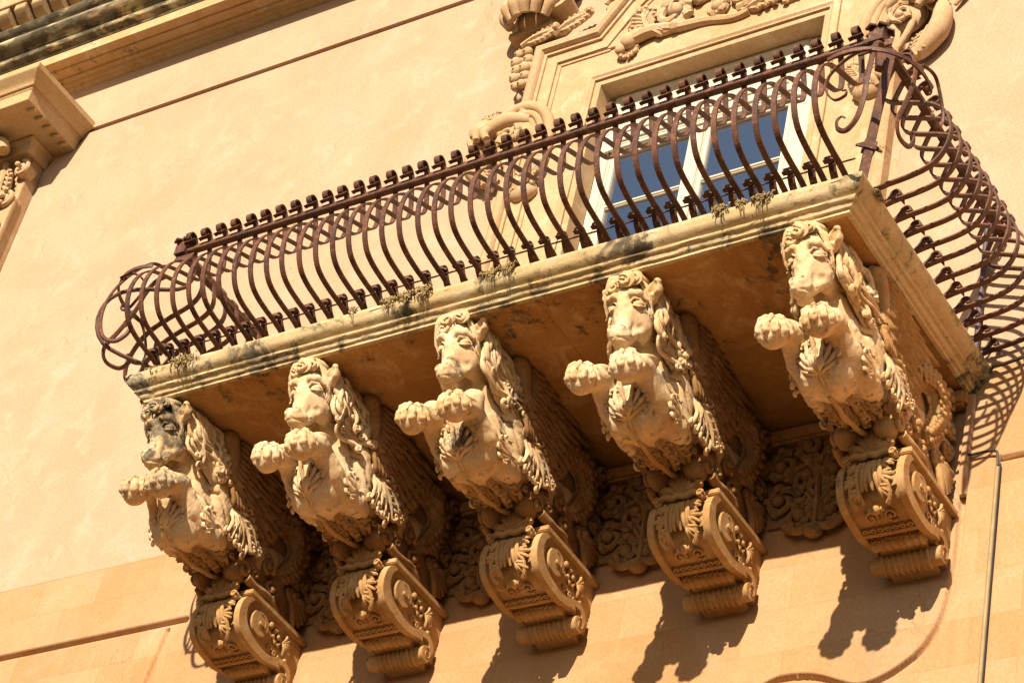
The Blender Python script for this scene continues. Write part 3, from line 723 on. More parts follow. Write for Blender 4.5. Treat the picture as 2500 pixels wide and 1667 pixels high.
    for m in (-1, 1): mb.blob((m*.172, -.738, -1.19), (.030, .032, .032)); mb.tube(spiral((m*.172, -.768, -1.19), (1, 0, 0), (0, 0, 1), .028, .008, 1.1), .009, 6)
    mb.build('rolled_bar', mat, root)
    # lower rolls
    mb = MB()
    def cyl(y, z, r, w, wav):
        n = 26; P = [(x, y, z) for x in np.linspace(-w, w, n)]; mb.tube(P, [r*(1+wav*sin(i*1.9)) for i in range(n)], 12, up=(0, 0, 1))
    cyl(-.285, -1.465, .048, .19, .13); cyl(-.135, -1.515, .062, .17, .05)
    for k in range(9):
        x = (k-4)*.042; mb.tube([(x+.01*sin(a*2), -.135-.064*cos(a), -1.515-.064*sin(a)) for a in np.linspace(-.6, 2.4, 9)], .010, 6)
        mb.tube(spiral((x, -.335, -1.468), (1, 0, 0), (0, .3, -.95), .022, .006, 1.0, k), .008, 6)
    mb.prism([(-.35, -1.44), (-.0, -1.40), (0, -1.56), (-.09, -1.55), (-.2, -1.49)], -.17, .17, 0)
    mb.build('lower_roll', mat, root)
# ================================================================== the setting
g = MB(); g.box((-90, -120, -12.6), (90, 1.0, -12.32)); tag(g.build('ground', M['street'], smooth=False), kind='structure')

palace = empty('palace_facade', (-5, 0, -12.3), 'cream plaster palace facade with carved window surround, cornice and pilaster behind the balcony', 'building')
pinv = Matrix.Translation((5, 0, 12.3))
def pp(o):     # parent to the palace without moving it
    o.parent = palace; o.matrix_parent_inverse = pinv; return o

# lower wall as a relief sheet with its grooves
def seg_d(X, Z, a, b):
    dx, dz = b[0]-a[0], b[1]-a[1]; t = np.clip(((X-a[0])*dx+(Z-a[1])*dz)/(dx*dx+dz*dz), 0, 1)
    return np.hypot(X-a[0]-t*dx, Z-a[1]-t*dz)
xs = np.arange(-9.2, 1.4, .0085); zs = np.arange(-3.3, .101, .0085); zs[-1] = .10
X, Z = np.meshgrid(xs, zs, indexing='ij'); dep = np.zeros_like(X)
def groove(pts, r, d):
    global dep
    dd = np.full_like(X, 9.0)
    for a, b in zip(pts[:-1], pts[1:]): dd = np.minimum(dd, seg_d(X, Z, a, b))
    dep = np.maximum(dep, d*np.clip((r-dd)/.010, 0, 1))
groove([(-12, -.640), (-6.40, -.645)], .034, .045)
groove([(-6.548, -.71), (-6.60, -1.175), (-6.60, -3.6)], .022, .035)
groove([(.10, -.745), (1.4, -.76)], .030, .035)
rc = cr([(-.136, -.95), (-.134, -1.309), (-.146, -1.582), (-.186, -1.856), (-.282, -2.06), (-.414, -2.172), (-.551, -2.241), (-.70, -2.27), (-.84, -2.218), (-.933, -2.172), (-1.055, -2.13), (-1.204, -2.114), (-1.306, -2.134), (-1.5, -2.23)], 5)
groove([tuple(p) for p in rc], .026, .045)
rs = np.random.RandomState(2)
und = np.zeros_like(X)
for _ in range(60):
    cx, cz, s_ = rs.uniform(-9, 1), rs.uniform(-3.5, 0), rs.uniform(.1, .5); und += rs.uniform(-.006, .006)*np.exp(-((X-cx)**2+(Z-cz)**2)/s_**2)
und *= np.clip((.1-Z)/.3, 0, 1)*np.clip((X+9.2)/.3, 0, 1)
V = np.stack([X, dep+und, Z], -1).reshape(-1, 3); nx, nz = X.shape
I = (np.arange(nx-1)[:, None]*nz+np.arange(nz-1)[None]).ravel()
pp(arr_mesh('lower_wall', V, np.stack([I, I+1, I+nz+1, I+nz][::-1], 1)[:, ::-1], M['wall']))
mb = MB()
T_ = .7
mb.box((-30, 0, -12.3), (-9.2, T_, 5.800)); mb.box((-9.2, 0, .10), (-3.72, T_, 5.800)); mb.box((-1.60, 0, .10), (1.4, T_, 5.8)); mb.box((1.4, 0, -12.3), (20, T_, 5.8))
mb.box((-3.72, 0, 4.08), (-1.60, T_, 5.8)); mb.box((-9.2, 0, -12.3), (1.4, T_, -3.3)); mb.box((-9.2, .06, -3.3), (1.4, T_, .10))
mb.box((-30, .035, 5.8), (20, T_, 5.866)); mb.box((-30, 0, 5.866), (20, T_, 12))
pp(mb.build('upper_wall', M['wall'], smooth=False))
mb = MB(); mb.box((-3.72, .45, 0.0), (-1.60, .5, 4.1)); pp(mb.build('curtain', M['curtain'], smooth=False))

# window joinery, set back in the opening
win = MB()
yF = .16
win.box((-3.90, yF-.0, .0), (-3.58, yF+.07, 4.1)); win.box((-1.92, yF, .0), (-1.55, yF+.07, 4.1)); win.box((-3.58, yF, 3.44), (-1.92, yF+.07, 4.1))
frame = pp(win.build('window_frame', M['paint'], smooth=False, bevel=.004))
mb = MB()
mb.sweep([(-3.60, 3.40), (-3.60, 4.02), (-1.88, 4.02), (-1.88, 3.40)], [(.02, 0), (.015, .02), (-.01, .03), (-.035, .02), (-.05, .0)], y0=yF)
mb.box((-3.58, yF-.03, 3.40), (-1.92, yF, 3.43)); mb.box((-3.58, yF-.018, 3.45), (-1.92, yF, 3.47)); mb.box((-3.58, yF-.025, 3.49), (-1.92, yF, 3.52))
mb.box((-3.5, yF-.012, 3.60), (-2.0, yF, 3.90))
f2 = mb.build('transom_panel', M['paint'], frame, smooth=False, bevel=.003)
def sash(x0, x1, name):
    mb = MB(); y0, y1 = yF+.015, yF+.06; w = .085
    mb.box((x0, y0, .05), (x0+w, y1, 3.44)); mb.box((x1-w, y0, .05), (x1, y1, 3.44)); mb.box((x0+w, y0, 3.36), (x1-w, y1, 3.44)); mb.box((x0+w, y0, .05), (x1-w, y1, .5))
    for z in (2.80, 2.16, 1.52, .9): mb.box((x0+w, y0+.006, z-.022), (x1-w, y1, z+.022)); mb.box((x0+w, y0-.004, z-.010), (x1-w, y0+.006, z+.010))
    for xa in (x0+w*.45, x1-w*.55): mb.box((xa, y0-.010, .06), (xa+.010, y0, 3.43))
    o = pp(mb.build(name, M['paint'], smooth=False, bevel=.003))
    gl = MB(); gl.box((x0+w, y0+.025, .5), (x1-w, y0+.031, 3.36)); gl.build('pane', M['glass'], o, smooth=False)
sash(-3.60, -2.76, 'window_sash'); sash(-2.745, -1.90, 'window_sash')
mb = MB(); mb.box((-2.80, yF-.012, .05), (-2.705, yF+.02, 3.44)); mb.build('meeting_stile', M['paint'], frame, smooth=False, bevel=.004)

# stone surround of the window
sur = MB()
cx = -2.66
bead = [(.0, .0), (.0, .10), (.02, .125), (.05, .14), (.085, .125), (.10, .10), (.10, .085), (.125, .08), (.125, .06), (.16, .05), (.21, .055), (.24, .065), (.24, .045), (.27, .04), (.27, .0)]
bead = [(-o, d) for o, d in bead]
L_ = [(-4.385, .0), (-4.385, 4.70), (-3.80, 4.70), (-3.60, 5.02), (-3.1, 5.55)]
sur.sweep(L_, bead); sur.sweep([(2*cx-x, z) for x, z in L_][::-1], bead)
inn = [(0, 0), (0, .05), (-.02, .065), (-.05, .07), (-.07, .055), (-.085, .055), (-.085, .035), (-.135, .03), (-.135, -.15)]
sur.sweep([(-3.80, .0), (-3.80, 4.17), (-1.52, 4.17), (-1.52, .0)], inn)
sur.box((-4.12, -.028, .0), (-3.79, .0, 4.45)); sur.box((-1.53, -.028, .0), (-1.20, .0, 4.45)); sur.box((-3.79, -.028, 4.16), (-1.53, .0, 5.4))
sur.box((-3.79, -.05, 4.45), (-3.5, -.028, 4.62))
pp(sur.build('window_surround', M['trim'], bevel=0, angle=35))
rng = random.Random(12)
def wfn(x, z, ang=0, y=-.03, flip=1):
    ca, sa = cos(ang), sin(ang); return lambda u, v, h: np.array((x+flip*(u*ca-v*sa), y-h, z+u*sa+v*ca))
mb = MB()      # frieze of scrolls over the lintel
rinceau(mb, wfn(-3.08, 4.60), .19, 1.5, 1, .042, 3.6, 6, rng); rinceau(mb, wfn(-2.66, 4.50), .10, 1.3, -1, .035, 2, 4, rng)
rinceau(mb, wfn(-2.42, 4.56), .15, 1.4, 1, .040, 4.5, 5, rng); rinceau(mb, wfn(-2.86, 4.78), .13, 1.4, -1, .036, 1, 5, rng); rinceau(mb, wfn(-2.55, 4.85), .15, 1.4, 1, .036, 2, 5, rng)
mb.tube([(x, -.07-.03*sin(3*x), 4.40+.05*sin(5.2*(x+3.4))+.02*sin(11*x)) for x in np.linspace(-3.40, -2.35, 30)], np.linspace(.055, .035, 30), 8)
leaf(mb, wfn(-2.40, 4.36, .25), .42, .10, 5, .020, 1.5, rng); leaf(mb, wfn(-3.28, 4.50, 2.0), .30, .12, 5, .018, 1.5, rng)
for q in ((-3.43, 4.40, .075), (-3.50, 4.33, .05), (-3.38, 4.46, .05)): mb.blob((q[0], -.09, q[1]), (q[2], q[2]*.9, q[2]*1.1), nu=12, nv=9)
leaf(mb, wfn(-3.36, 4.36, 3.7), .16, .07, 4, .015, 1.5, rng)
for k in range(6): mb.blob((-2.02+.07*k, -.08, 4.42+.03*(k % 2)), (.06, .06, .055), nu=9)
leaf(mb, wfn(-2.02, 4.30, 1.2), .26, .12, 5, .02, 1.5, rng)
pp(mb.build('lintel_carving', M['trim']))
mb = MB()      # capital with volute and gadroons, left of the pediment
for k in range(6):
    a = -1.1+.42*k; mb.tube(cr([(-4.44+.20*sin(a), -.12-.20*cos(a), 4.93), (-4.44+.27*sin(a), -.12-.27*cos(a), 5.03), (-4.44+.25*sin(a), -.10-.25*cos(a), 5.14)], 4), np.linspace(.045, .06, 9), 9)
for k in range(6):
    a = -1.0+.40*k; mb.blob((-4.45+.24*sin(a), -.10-.22*cos(a), 5.24), (.065, .075, .13), nu=12, nv=9)
mb.blob((-4.44, -.03, 5.05), (.22, .22, .2), nu=16, nv=10); mb.box((-4.66, -.16, 4.86), (-4.24, 0, 4.92))
for (x, z, R) in ((-4.19, 5.10, .125), (-4.66, 5.34, .09), (-4.40, 5.46, .12), (-4.15, 5.36, .09)):
    mb.tube([(x-.02, -.02, z), (x, -.24, z)], [R*.95, R], 20); mb.tube(spiral((x, -.25, z), (1, 0, 0), (0, 0, 1), R*.9, R*.25, 1.4), .022, 7); mb.blob((x, -.27, z), (R*.33,)*3, nu=10, nv=8)
for k in range(5): mb.blob((-4.62+.10*k, -.13, 5.42+.04*sin(k*2)), (.055, .08, .07), nu=9)
mb.box((-4.72, -.30, 5.50), (-4.05, 0, 5.60)); mb.box((-4.80, -.42, 5.60), (-4.0, 0, 5.75))
leaf(mb, wfn(-4.20, 4.76, .45, y=-.10), .36, .07, 6, .018, .5, rng); leaf(mb, wfn(-4.50, 4.72, .28, y=-.12), .34, .06, 6, .018, .5, rng)
leaf(mb, wfn(-3.80, 5.06, 1.1, y=-.02), .30, .08, 4, .014, .5, rng)
pp(mb.build('volute_capital', M['trim']))
mb = MB()      # hanging fruit
for k in range(15):
    z = 4.70-.033*k; r = .055*(1-.25*abs(k-7)/7); x = -4.49+.055*(-1)**k*(1-.3*k/15)+.01*k*.3
    mb.blob((x, -.07-.03*(k % 3), z), (r, r, r*1.1), nu=11, nv=8); mb.blob((x-.01, -.07-.03*(k % 3)-r*.95, z-.012), (.012, .012, .012), nu=6, nv=5)
leaf(mb, wfn(-4.50, 4.80, -1.9, y=-.05), .14, .08, 4, .016, .5, rng); mb.blob((-4.45, -.06, 4.17), (.03, .03, .05))
pp(mb.build('hanging_fruit', M['trim']))
for flip in (1, -1):     # side scrolls with cornucopia ends
    mb = MB(); X0 = cx+flip*1.60
    def P3(pts, r, y=-.05, n=6):
        q = cr([(X0+flip*a, -c, z) for a, c, z in pts], n); mb.tube(q, np.interp(np.linspace(0, 1, len(q)), np.linspace(0, 1, len(r)), r), 10)
    for k, (o, rr) in enumerate(((0, .050), (.075, .035), (.135, .028))):
        s_ = 1-.0*k
        P3([(-.20+o, .05, 3.05), (-.22+o, .06, 3.55), (-.16+o*.9, .08, 3.80-o*.4), (-.02+o*.3, .10, 3.93-o), (.14-o*.1, .10, 3.95-o*1.1), (.30-o*.5, .10, 3.86-o), (.37-o, .10, 3.70-o*.3)], [rr*.9, rr, rr, rr*1.1, rr])
    mb.blob((X0+flip*.12, -.06, 3.66), (.20, .08, .18), nu=16, nv=10)
    P3([(.00, .08, 3.80), (.16, .14, 3.80), (.30, .16, 3.74), (.40, .16, 3.66)], [.05, .075, .07, .05])
    P3([(.40, .08, 3.75), (.46, .10, 3.55), (.43, .10, 3.35), (.30, .08, 3.20), (.16, .08, 3.16)], [.045, .075, .085, .06, .02])
    P3([(.28, .16, 3.76), (.34, .2, 3.66), (.30, .2, 3.58)], [.04, .045, .03]); P3([(.34, .16, 3.80), (.42, .2, 3.70), (.40, .2, 3.60)], [.04, .04, .03]); P3([(.38, .15, 3.84), (.47, .18, 3.76), (.47, .18, 3.68)], [.04, .04, .025])
    P3([(.22, .10, 3.55), (.18, .10, 3.42), (.06, .08, 3.22), (-.06, .06, 3.05)], [.03, .028, .026, .03])
    mb.blob((X0-flip*.10, -.06, 2.97), (.13, .08, .10), nu=14, nv=9)
    for k in range(5): a = -.9+.45*k; P3([(-.08, .10, 3.10), (-.08+.10*sin(a), .13, 3.10-.10*cos(a)), (-.08+.17*sin(a), .10, 3.10-.17*cos(a))], [.015, .03, .025])
    P3([(.5, .04, 3.95), (.60, .05, 3.80), (.52, .04, 3.66)], [.02, .035, .015])
    for (a_, z_, an_, L_) in ((.36, 3.42, -1.9, .30), (.30, 3.74, -.7, .26), (.02, 3.30, -1.8, .34), (.20, 3.86, .3, .26), (-.12, 3.04, 2.2, .22)):
        fn_ = wfn(X0+flip*a_, z_, 0, y=-.10); ca_, sa_ = cos(an_), sin(an_)
        leaf(mb, lambda u, v, h, fn_=fn_, ca_=ca_, sa_=sa_: fn_(flip*(u*ca_-v*sa_), u*sa_+v*ca_, h), L_, .07, 6, .011, 1.5, rng)
    rinceau(mb, wfn(X0+flip*.14, 3.62, y=-.13), .11, 1.5, flip, .022, 1.0, 5, rng)
    pp(mb.build('side_scroll', M['trim']))

# cornice high on the left
cor = [(.0, 6.56), (.04, 6.575), (.045, 6.60), (.075, 6.605), (.09, 6.63), (.13, 6.635), (.14, 6.655), (.235, 6.65), (.245, 6.665), (.355, 6.65), (.36, 6.632), (.36, 6.755), (.0, 6.755)]
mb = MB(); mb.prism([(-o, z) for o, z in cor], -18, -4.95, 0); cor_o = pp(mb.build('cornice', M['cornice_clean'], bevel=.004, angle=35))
cor = [(.0, 6.757), (.375, 6.757), (.375, 6.775), (.40, 6.785), (.44, 6.80), (.455, 6.83), (.44, 6.86), (.41, 6.87), (.41, 6.885), (.46, 6.89), (.46, 6.905), (.48, 6.91), (.535, 6.93), (.565, 6.97), (.56, 7.01), (.52, 7.04), (.49, 7.045), (.49, 7.06), (.55, 7.09), (.59, 7.12), (.60, 7.14), (.0, 7.145)]
mb = MB(); mb.prism([(-o, z) for o, z in cor], -18, -4.95, 0); pp(mb.build('cornice_crown', M['cornice'], bevel=.004, angle=35))
mb = MB()
for k in range(16):
    x = -11.9+.235*k
    mb.prism([(-.15, 7.14), (-.40, 7.17), (-.50, 7.24), (-.50, 7.30), (-.42, 7.34), (-.15, 7.34)], x, x+.12, 0); mb.prism([(-.15, 7.38), (-.48, 7.40), (-.58, 7.48), (-.58, 7.56), (-.15, 7.56)], x-.07, x+.08, 0)
    mb.prism([(-.15, 7.15), (-.32, 7.15), (-.32, 7.34), (-.15, 7.34)], x+.12, x+.235, 0)
mb.box((-12.2, -.60, 7.56), (-8.1, 0, 7.74)); mb.box((-12.2, -.35, 7.34), (-8.1, 0, 7.38)); mb.box((-12.2, -.20, 7.142), (-8.1, 0, 7.56))
pp(mb.build('bracket_row', M['trim'], bevel=.006))
def mould_box(mb, xl, xr, D, prof):
    """profile (inset o, z) carried round three sides of a block that stands out D from the wall"""
    v = []; f = []; k = len(prof)
    for o, z in prof: v += [(xl+o, 0, z), (xl+o, -(D-o), z), (xr-o, -(D-o), z), (xr-o, 0, z)]
    for i in range(k-1):
        for j in range(3): a = i*4+j; f.append((a, a+1, a+5, a+4))
    f.append((0, 1, 2, 3)); f.append(((k-1)*4+3, (k-1)*4+2, (k-1)*4+1, (k-1)*4)); f.append(tuple(i*4 for i in range(k-1, -1, -1))); f.append(tuple(i*4+3 for i in range(k)))
    mb.add(v, f)
mb = MB()
mould_box(mb, -11.7, -9.795, .865, [(.0, 5.93), (.0, 5.865), (.02, 5.845), (.065, 5.81), (.090, 5.775), (.095, 5.755), (.118, 5.75), (.118, 5.73), (.128, 5.725), (.140, 5.60)])
mould_box(mb, -11.62, -10.20, .33, [(.0, 5.598), (.0, 5.57), (.03, 5.555), (.05, 5.51), (.05, 5.44)])
for k in range(5): mb.tube([(-9.99+.05*sin(t*2.2), -.60+.12*k+.02*t, 5.592) for t in np.linspace(-.8, .8, 7)], [.008, .018, .024, .026, .024, .018, .008], 7)
pp(mb.build('entablature_block', M['cornice_clean'], bevel=.005, angle=35))
mb = MB(); mb.box((-11.5, -.15, -12.0), (-10.28, -.0, 5.45)); mb.box((-10.42, -.19, -12.0), (-10.26, -.15, 4.9)); mb.box((-11.5, -.19, -12.0), (-11.34, -.15, 4.9))
pp(mb.build('pilaster', M['trim'], smooth=False, bevel=.006))
mb = MB(); rng = random.Random(3)
for (x, z, R) in ((-10.31, 5.28, .10), (-10.36, 4.88, .10), (-10.38, 4.52, .09)):
    mb.tube([(x, -.10, z), (x, -.22, z)], [R*.9, R*.9], 20); mb.tube(spiral((x, -.22, z), (-1, 0, 0), (0, 0, 1), R, R*.22, 1.5, 1.5), .024, 8); mb.blob((x, -.28, z), (R*.3,)*3)
leaf(mb, wfn(-10.55, 5.42, -1.35, y=-.2), .60, .13, 7, .022, 1.5, rng); leaf(mb, wfn(-10.72, 5.35, -1.5, y=-.2), .55, .12, 7, .022, 1.5, rng)
mb.tube(cr([(-10.9, -.3, 5.45), (-10.7, -.4, 5.52), (-10.5, -.42, 5.50), (-10.45, -.40, 5.40)], 5), [.07]*16, 10)
for (x, z, R, h) in ((-10.62, 4.78, .16, 1), (-10.86, 4.62, .15, -1), (-10.60, 4.42, .15, -1), (-10.84, 4.25, .16, 1), (-10.60, 4.08, .15, 1), (-10.78, 3.88, .15, -1), (-10.95, 5.15, .16, -1), (-10.85, 4.95, .14, 1), (-10.70, 5.10, .13, 1)): rinceau(mb, wfn(x, z, 0, y=-.17), R, 1.4, h, .036, z, 5, rng)
for (x, z, an) in ((-10.48, 5.12, -1.9), (-10.50, 4.70, -1.7), (-10.62, 4.62, -1.2), (-10.52, 4.30, -1.8)): leaf(mb, wfn(x, z, an, y=-.20), .32, .09, 5, .018, 1.5, rng)
pp(mb.build('pilaster_carving', M['trim']))

# ================================================================== balcony slab
XL, XR, D = -5.706, 0.0, 1.904
slab = MB()
prof = [(0.03, .0), (.0, .0), (.0, -.022), (.006, -.030), (.012, -.058), (.030, -.080), (.058, -.094), (.070, -.100), (.062, -.108), (.064, -.120), (.076, -.128), (.088, -.128), (.092, -.134), (.100, -.146), (.104, -.156), (.122, -.160), (.126, -.180), (.150, -.184), (.150, -.176)]
# resample so the edge can be worn
pr = []
for a, b in zip(prof[:-1], prof[1:]):
    pr.append(a)
pr.append(prof[-1])
rs = np.random.RandomState(5)
def ring(o, z, step=.05):
    pts = [(XL+o, y) for y in np.arange(0, -(D-o), -step)]; n1 = len(pts)
    return n1
def path_pts(o):
    A = [(XL+o, -(D-o)*t) for t in np.linspace(0, 1, 40)[:-1]]; B = [(XL+o+(XR-XL-2*o)*t, -(D-o)) for t in np.linspace(0, 1, 200)[:-1]]
    C_ = [(XR-o, -(D-o)*(1-t)) for t in np.linspace(0, 1, 60)]
    return A+B+C_
npnt = len(path_pts(0)); wear = rs.normal(0, 1, npnt); wear = np.convolve(wear, np.ones(3)/3, 'same'); wear2 = np.convolve(rs.normal(0, 1, npnt), np.ones(9)/9, 'same')
v = []
for i, (o, z) in enumerate(pr):
    for j, (x, y) in enumerate(path_pts(o+.0)):
        w = .0022*wear[(j+i*7) % npnt]+.003*wear2[j]; v.append((x, y+w*(.3), z+w))
f = []
for i in range(len(pr)-1):
    for j in range(npnt-1): a = i*npnt+j; f.append((a, a+1, a+npnt+1, a+npnt))
slab.add(v, f); slab.box((XL+.012, -D+.012, -.02), (XR-.012, .06, -.003))
slab_o = slab.build('balcony_slab', M['slab'], angle=50)
tag(slab_o, 'long limestone balcony slab with moulded, lichen-stained edge above the horses', 'balcony')
mb = MB()
mb.box((XL+.149, -D+.149, -.150), (XR-.149, .0, -.03))
for a_, b_, dz_ in ((XL+.149, -4.757, 0), (-4.755, -3.5805, .001), (-3.5785, -2.347, -.0005), (-2.345, -1.066, .001), (-1.064, XR-.149, 0)):
    for c_, d_, e_ in ((-D+.149, -.917+dz_*30, 0), (-.915+dz_*30, 0, .001)): mb.box((a_, c_, -.174+dz_+e_), (b_, d_, -.150))
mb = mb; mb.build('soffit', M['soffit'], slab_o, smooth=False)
mb = MB(); mb.box((XL+.14, -.10, -.30), (XR-.13, .0, -.176)); mb.build('wall_moulding', M['soffit'], slab_o, bevel=.02)

# strip of raised masonry beside the last bracket
mb = MB(); mb.bar([(-.118, -.02, -.19), (-.122, -.02, -.5), (-.128, -.018, -.80), (-.130, .012, -.97)], .05, .04, (1, 0, 0)); pp(mb.build('edge_strip', M['wall'], bevel=.006))

# ================================================================== corbels
warp_par = [
    dict(h=(.015, -.015), yaw=-4, pit=3, pl=(.055, .05, .05), pr=(-.02, .05, .06)),
    dict(h=(.04, -.03), yaw=1, pit=-3, pl=(.012, .02, .02), pr=(.0, .0, .04)),
    dict(h=(.02, .045), yaw=-1, pit=0, pl=(-.01, -.01, .015), pr=(.01, -.01, .03)),
    dict(h=(.05, -.02), yaw=3, pit=-1, pl=(-.01, .0, .01), pr=(.01, .0, .02)),
    dict(h=(.005, 0), yaw=-2, pit=0, pl=(0, 0, 0), pr=(0, 0, 0))]
def sm(t): t = np.clip(t, 0, 1); return t*t*(3-2*t)
def warp(V, p):
    V = V.copy(); x, y, z = V.T
    hw = sm((-1.40-y)/.16)*sm((z+.82)/.07)
    a, b = radians(p['yaw']), radians(p['pit'])
    cx_, cy_, cz_ = 0, -1.50, -.36
    X1 = (x-cx_)*cos(a)-(y-cy_)*sin(a)+cx_; Y1 = (x-cx_)*sin(a)+(y-cy_)*cos(a)+cy_
    Y2 = (Y1-cy_)*cos(b)-(z-cz_)*sin(b)+cy_; Z2 = (Y1-cy_)*sin(b)+(z-cz_)*cos(b)+cz_
    out = np.stack([x+(X1-x)*hw+p['h'][0]*hw, y+(Y2-y)*hw, z+(Z2-z)*hw+p['h'][1]*hw], 1)
    for q, m in ((p['pl'], -1), (p['pr'], 1)):
        w = sm((-1.22-y)/.38)*sm((-.725-z)/.05)*(x*m > 0)*sm(abs(x)/.05); out += w[:, None]*np.array(q)
    # small weathering irregularity, different on every horse
    rs_ = np.random.RandomState(int(abs(p['yaw'])*7+abs(p['pit'])*31+3))
    dn = np.zeros(len(V))
    for _ in range(9):
        k_ = rs_.normal(size=3); k_ = k_/np.linalg.norm(k_)*rs_.uniform(45, 190); k2 = rs_.normal(size=3)*25
        dn += np.sin(V@k_+rs_.uniform(0, 6))*np.sin(V@k2+rs_.uniform(0, 6))*.0011
    out += dn[:, None]*np.array((.7, .6, .5))
    out[:, 0] += .0025*np.sin(37*y+11*z+p['yaw']); out[:, 2] += .0025*np.sin(29*x+31*y); return out
V0, Q0 = horse_body()
print('body', len(V0), 'verts', round(time.time()-T0, 1), 's')
CX = [-5.385, -4.170, -2.965, -1.712, -0.410]
look = ['winged stone horse with lichen-blackened face, leftmost of the five under the balcony',
        'winged stone horse with paws close together, second from the left under the balcony',
        'winged stone horse with a long lock over its neck, middle of the five',
        'winged stone horse with rough worn neck, second from the right under the balcony',
        'winged stone horse with fully visible sunlit wing, rightmost, at the balcony corner']
blook = ['leftmost scroll bracket, below the black-faced horse, where the wall groove ends',
         'scroll bracket below the second horse from the left',
         'middle scroll bracket, below the third of the five horses',
         'scroll bracket below the second horse from the right',
         'rightmost scroll bracket, brightly lit, beside the looping cable and the curved groove']
def horse(i):
    rt = empty('horse_statue', (CX[i], 0, -1.08), look[i], 'statue', 'winged horses carrying the balcony')
    m = M['carve_dark'] if i == 0 else M['carve']
    p = warp_par[i]; off = np.array((0, 0, 1.08))
    arr_mesh('body', warp(V0, p)+off, Q0, M['carve'] if i else m, rt)
    def put(mb, name, mat=None):
        mb.v = [warp(np.concatenate(mb.v), p)+off]; mb.build(name, mat or m, rt, angle=60)
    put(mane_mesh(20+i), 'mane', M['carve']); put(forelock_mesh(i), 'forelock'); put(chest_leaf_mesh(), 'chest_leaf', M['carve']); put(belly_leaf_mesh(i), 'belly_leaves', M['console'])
    for s_ in (-1, 1):
        put(shoulder_leaf_mesh(s_), 'shoulder_leaf', M['carve']); put(wing_mesh(s_, i), 'wing', M['shade_toned'] if i < 4 else M['console']); put(tail_mesh(s_, i), 'coiled_tail', M['shade_toned'] if i < 4 else M['console'])  # painted shade on the first four; the better lit last horse stays paler
for i in range(5): horse(i)
def bracket(i):
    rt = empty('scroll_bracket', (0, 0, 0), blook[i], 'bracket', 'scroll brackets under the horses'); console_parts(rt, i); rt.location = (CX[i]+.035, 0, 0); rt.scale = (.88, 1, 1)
for i in range(5): bracket(i)
# carved panels on the wall between the brackets
where = ['between the leftmost two scroll brackets', 'between the second and third scroll brackets from the left', 'between the middle scroll bracket and the fourth', 'between the two rightmost scroll brackets']
for i in range(4):
    x0 = (CX[i]+CX[i+1])/2-.05; rng = random.Random(40+i)
    mb = MB(); fn0 = lambda x, z: plane_fn((x, -.02, z), (1, 0, 0), (0, 0, 1), (0, -1, 0))
    for m_ in (-1, 1):
        for (dx, z, R, h, a) in ((.13, -.92, .11, 1, 1), (.26, -.78, .12, -1, 3), (.12, -.62, .13, 1, 0), (.28, -.48, .12, -1, 2), (.10, -.36, .10, 1, 4)):
            f_ = fn0(x0+m_*dx, z); rinceau(mb, (lambda u, v, h_, f_=f_, m_=m_: f_(m_*u, v, h_*1.4)), R, 1.4, h, .028, a, 4, rng)
    leaf(mb, plane_fn((x0, -.03, -1.05), (0, 0, 1), (1, 0, 0), (0, -1, 0)), .55, .12, 7, .018, 1.2, rng); mb.blob((x0, -.06, -1.06), (.07, .06, .05)); mb.tube(cr([(x0-.22, -.05, -.98), (x0-.12, -.07, -1.05), (x0, -.07, -1.03), (x0+.12, -.07, -1.05), (x0+.22, -.05, -.98)], 5), .028, 8)
    mb.box((x0-.36, -.025, -.95), (x0+.36, .02, -.20))
    tag(mb.build('wall_carving', M['shade_toned']), 'shadowed carved scrolls on the wall '+where[i], 'carving', 'carved scroll panels between the brackets')

# ================================================================== iron railing
rail = empty('balcony_railing', (-2.85-.075, -.95+.10, .11), 'rusty wrought-iron railing of bulging flat bars with curled tops around the balcony', 'railing')
ri = Matrix.Translation((2.85, .95, 0))
def rp(o): o.parent = rail; o.matrix_parent_inverse = ri; return o
BP = cr([(-.03, -.115), (-.028, -.06), (-.005, -.008), (.10, .022), (.20, .034), (.32, .058), (.405, .10), (.462, .175), (.493, .27), (.497, .36), (.478, .455), (.435, .545), (.37, .612), (.29, .657), (.20, .695), (.11, .730), (.04, .768), (.0, .82), (-.008, .89), (.012, .97), (.035, 1.04), (.055, 1.09)], 4)
TOP = cr([(.050, 1.06), (.070, 1.105), (.098, 1.142), (.130, 1.156), (.158, 1.143), (.166, 1.118), (.152, 1.094), (.126, 1.088)], 3)
TOP[2:, 1] += .028; TOP[:, 1] += .004; TOP = TOP.tolist()
HOOK = cr([(-.02, -.115), (-.018, -.05), (.01, .0), (.045, .035), (.066, .065)], 4).tolist()+[(.098+.032*cos(a), .066+.032*sin(a)) for a in np.radians(np.arange(160, -60, -22))]
HOOKf = cr([(-.06, -.115), (-.055, .0), (-.02, .05), (.02, .105), (.045, .15)], 4).tolist()+[(.068+.026*cos(a), .165+.028*sin(a)) for a in np.radians(np.arange(170, -30, -25))]+[(.10, .135)]
def place(P, base, out):
    base = np.asarray(base, float); out = np.asarray(out, float)
    return [(base[0]+out[0]*o, base[1]+out[1]*o, z) for o, z in P]
rr = random.Random(8)
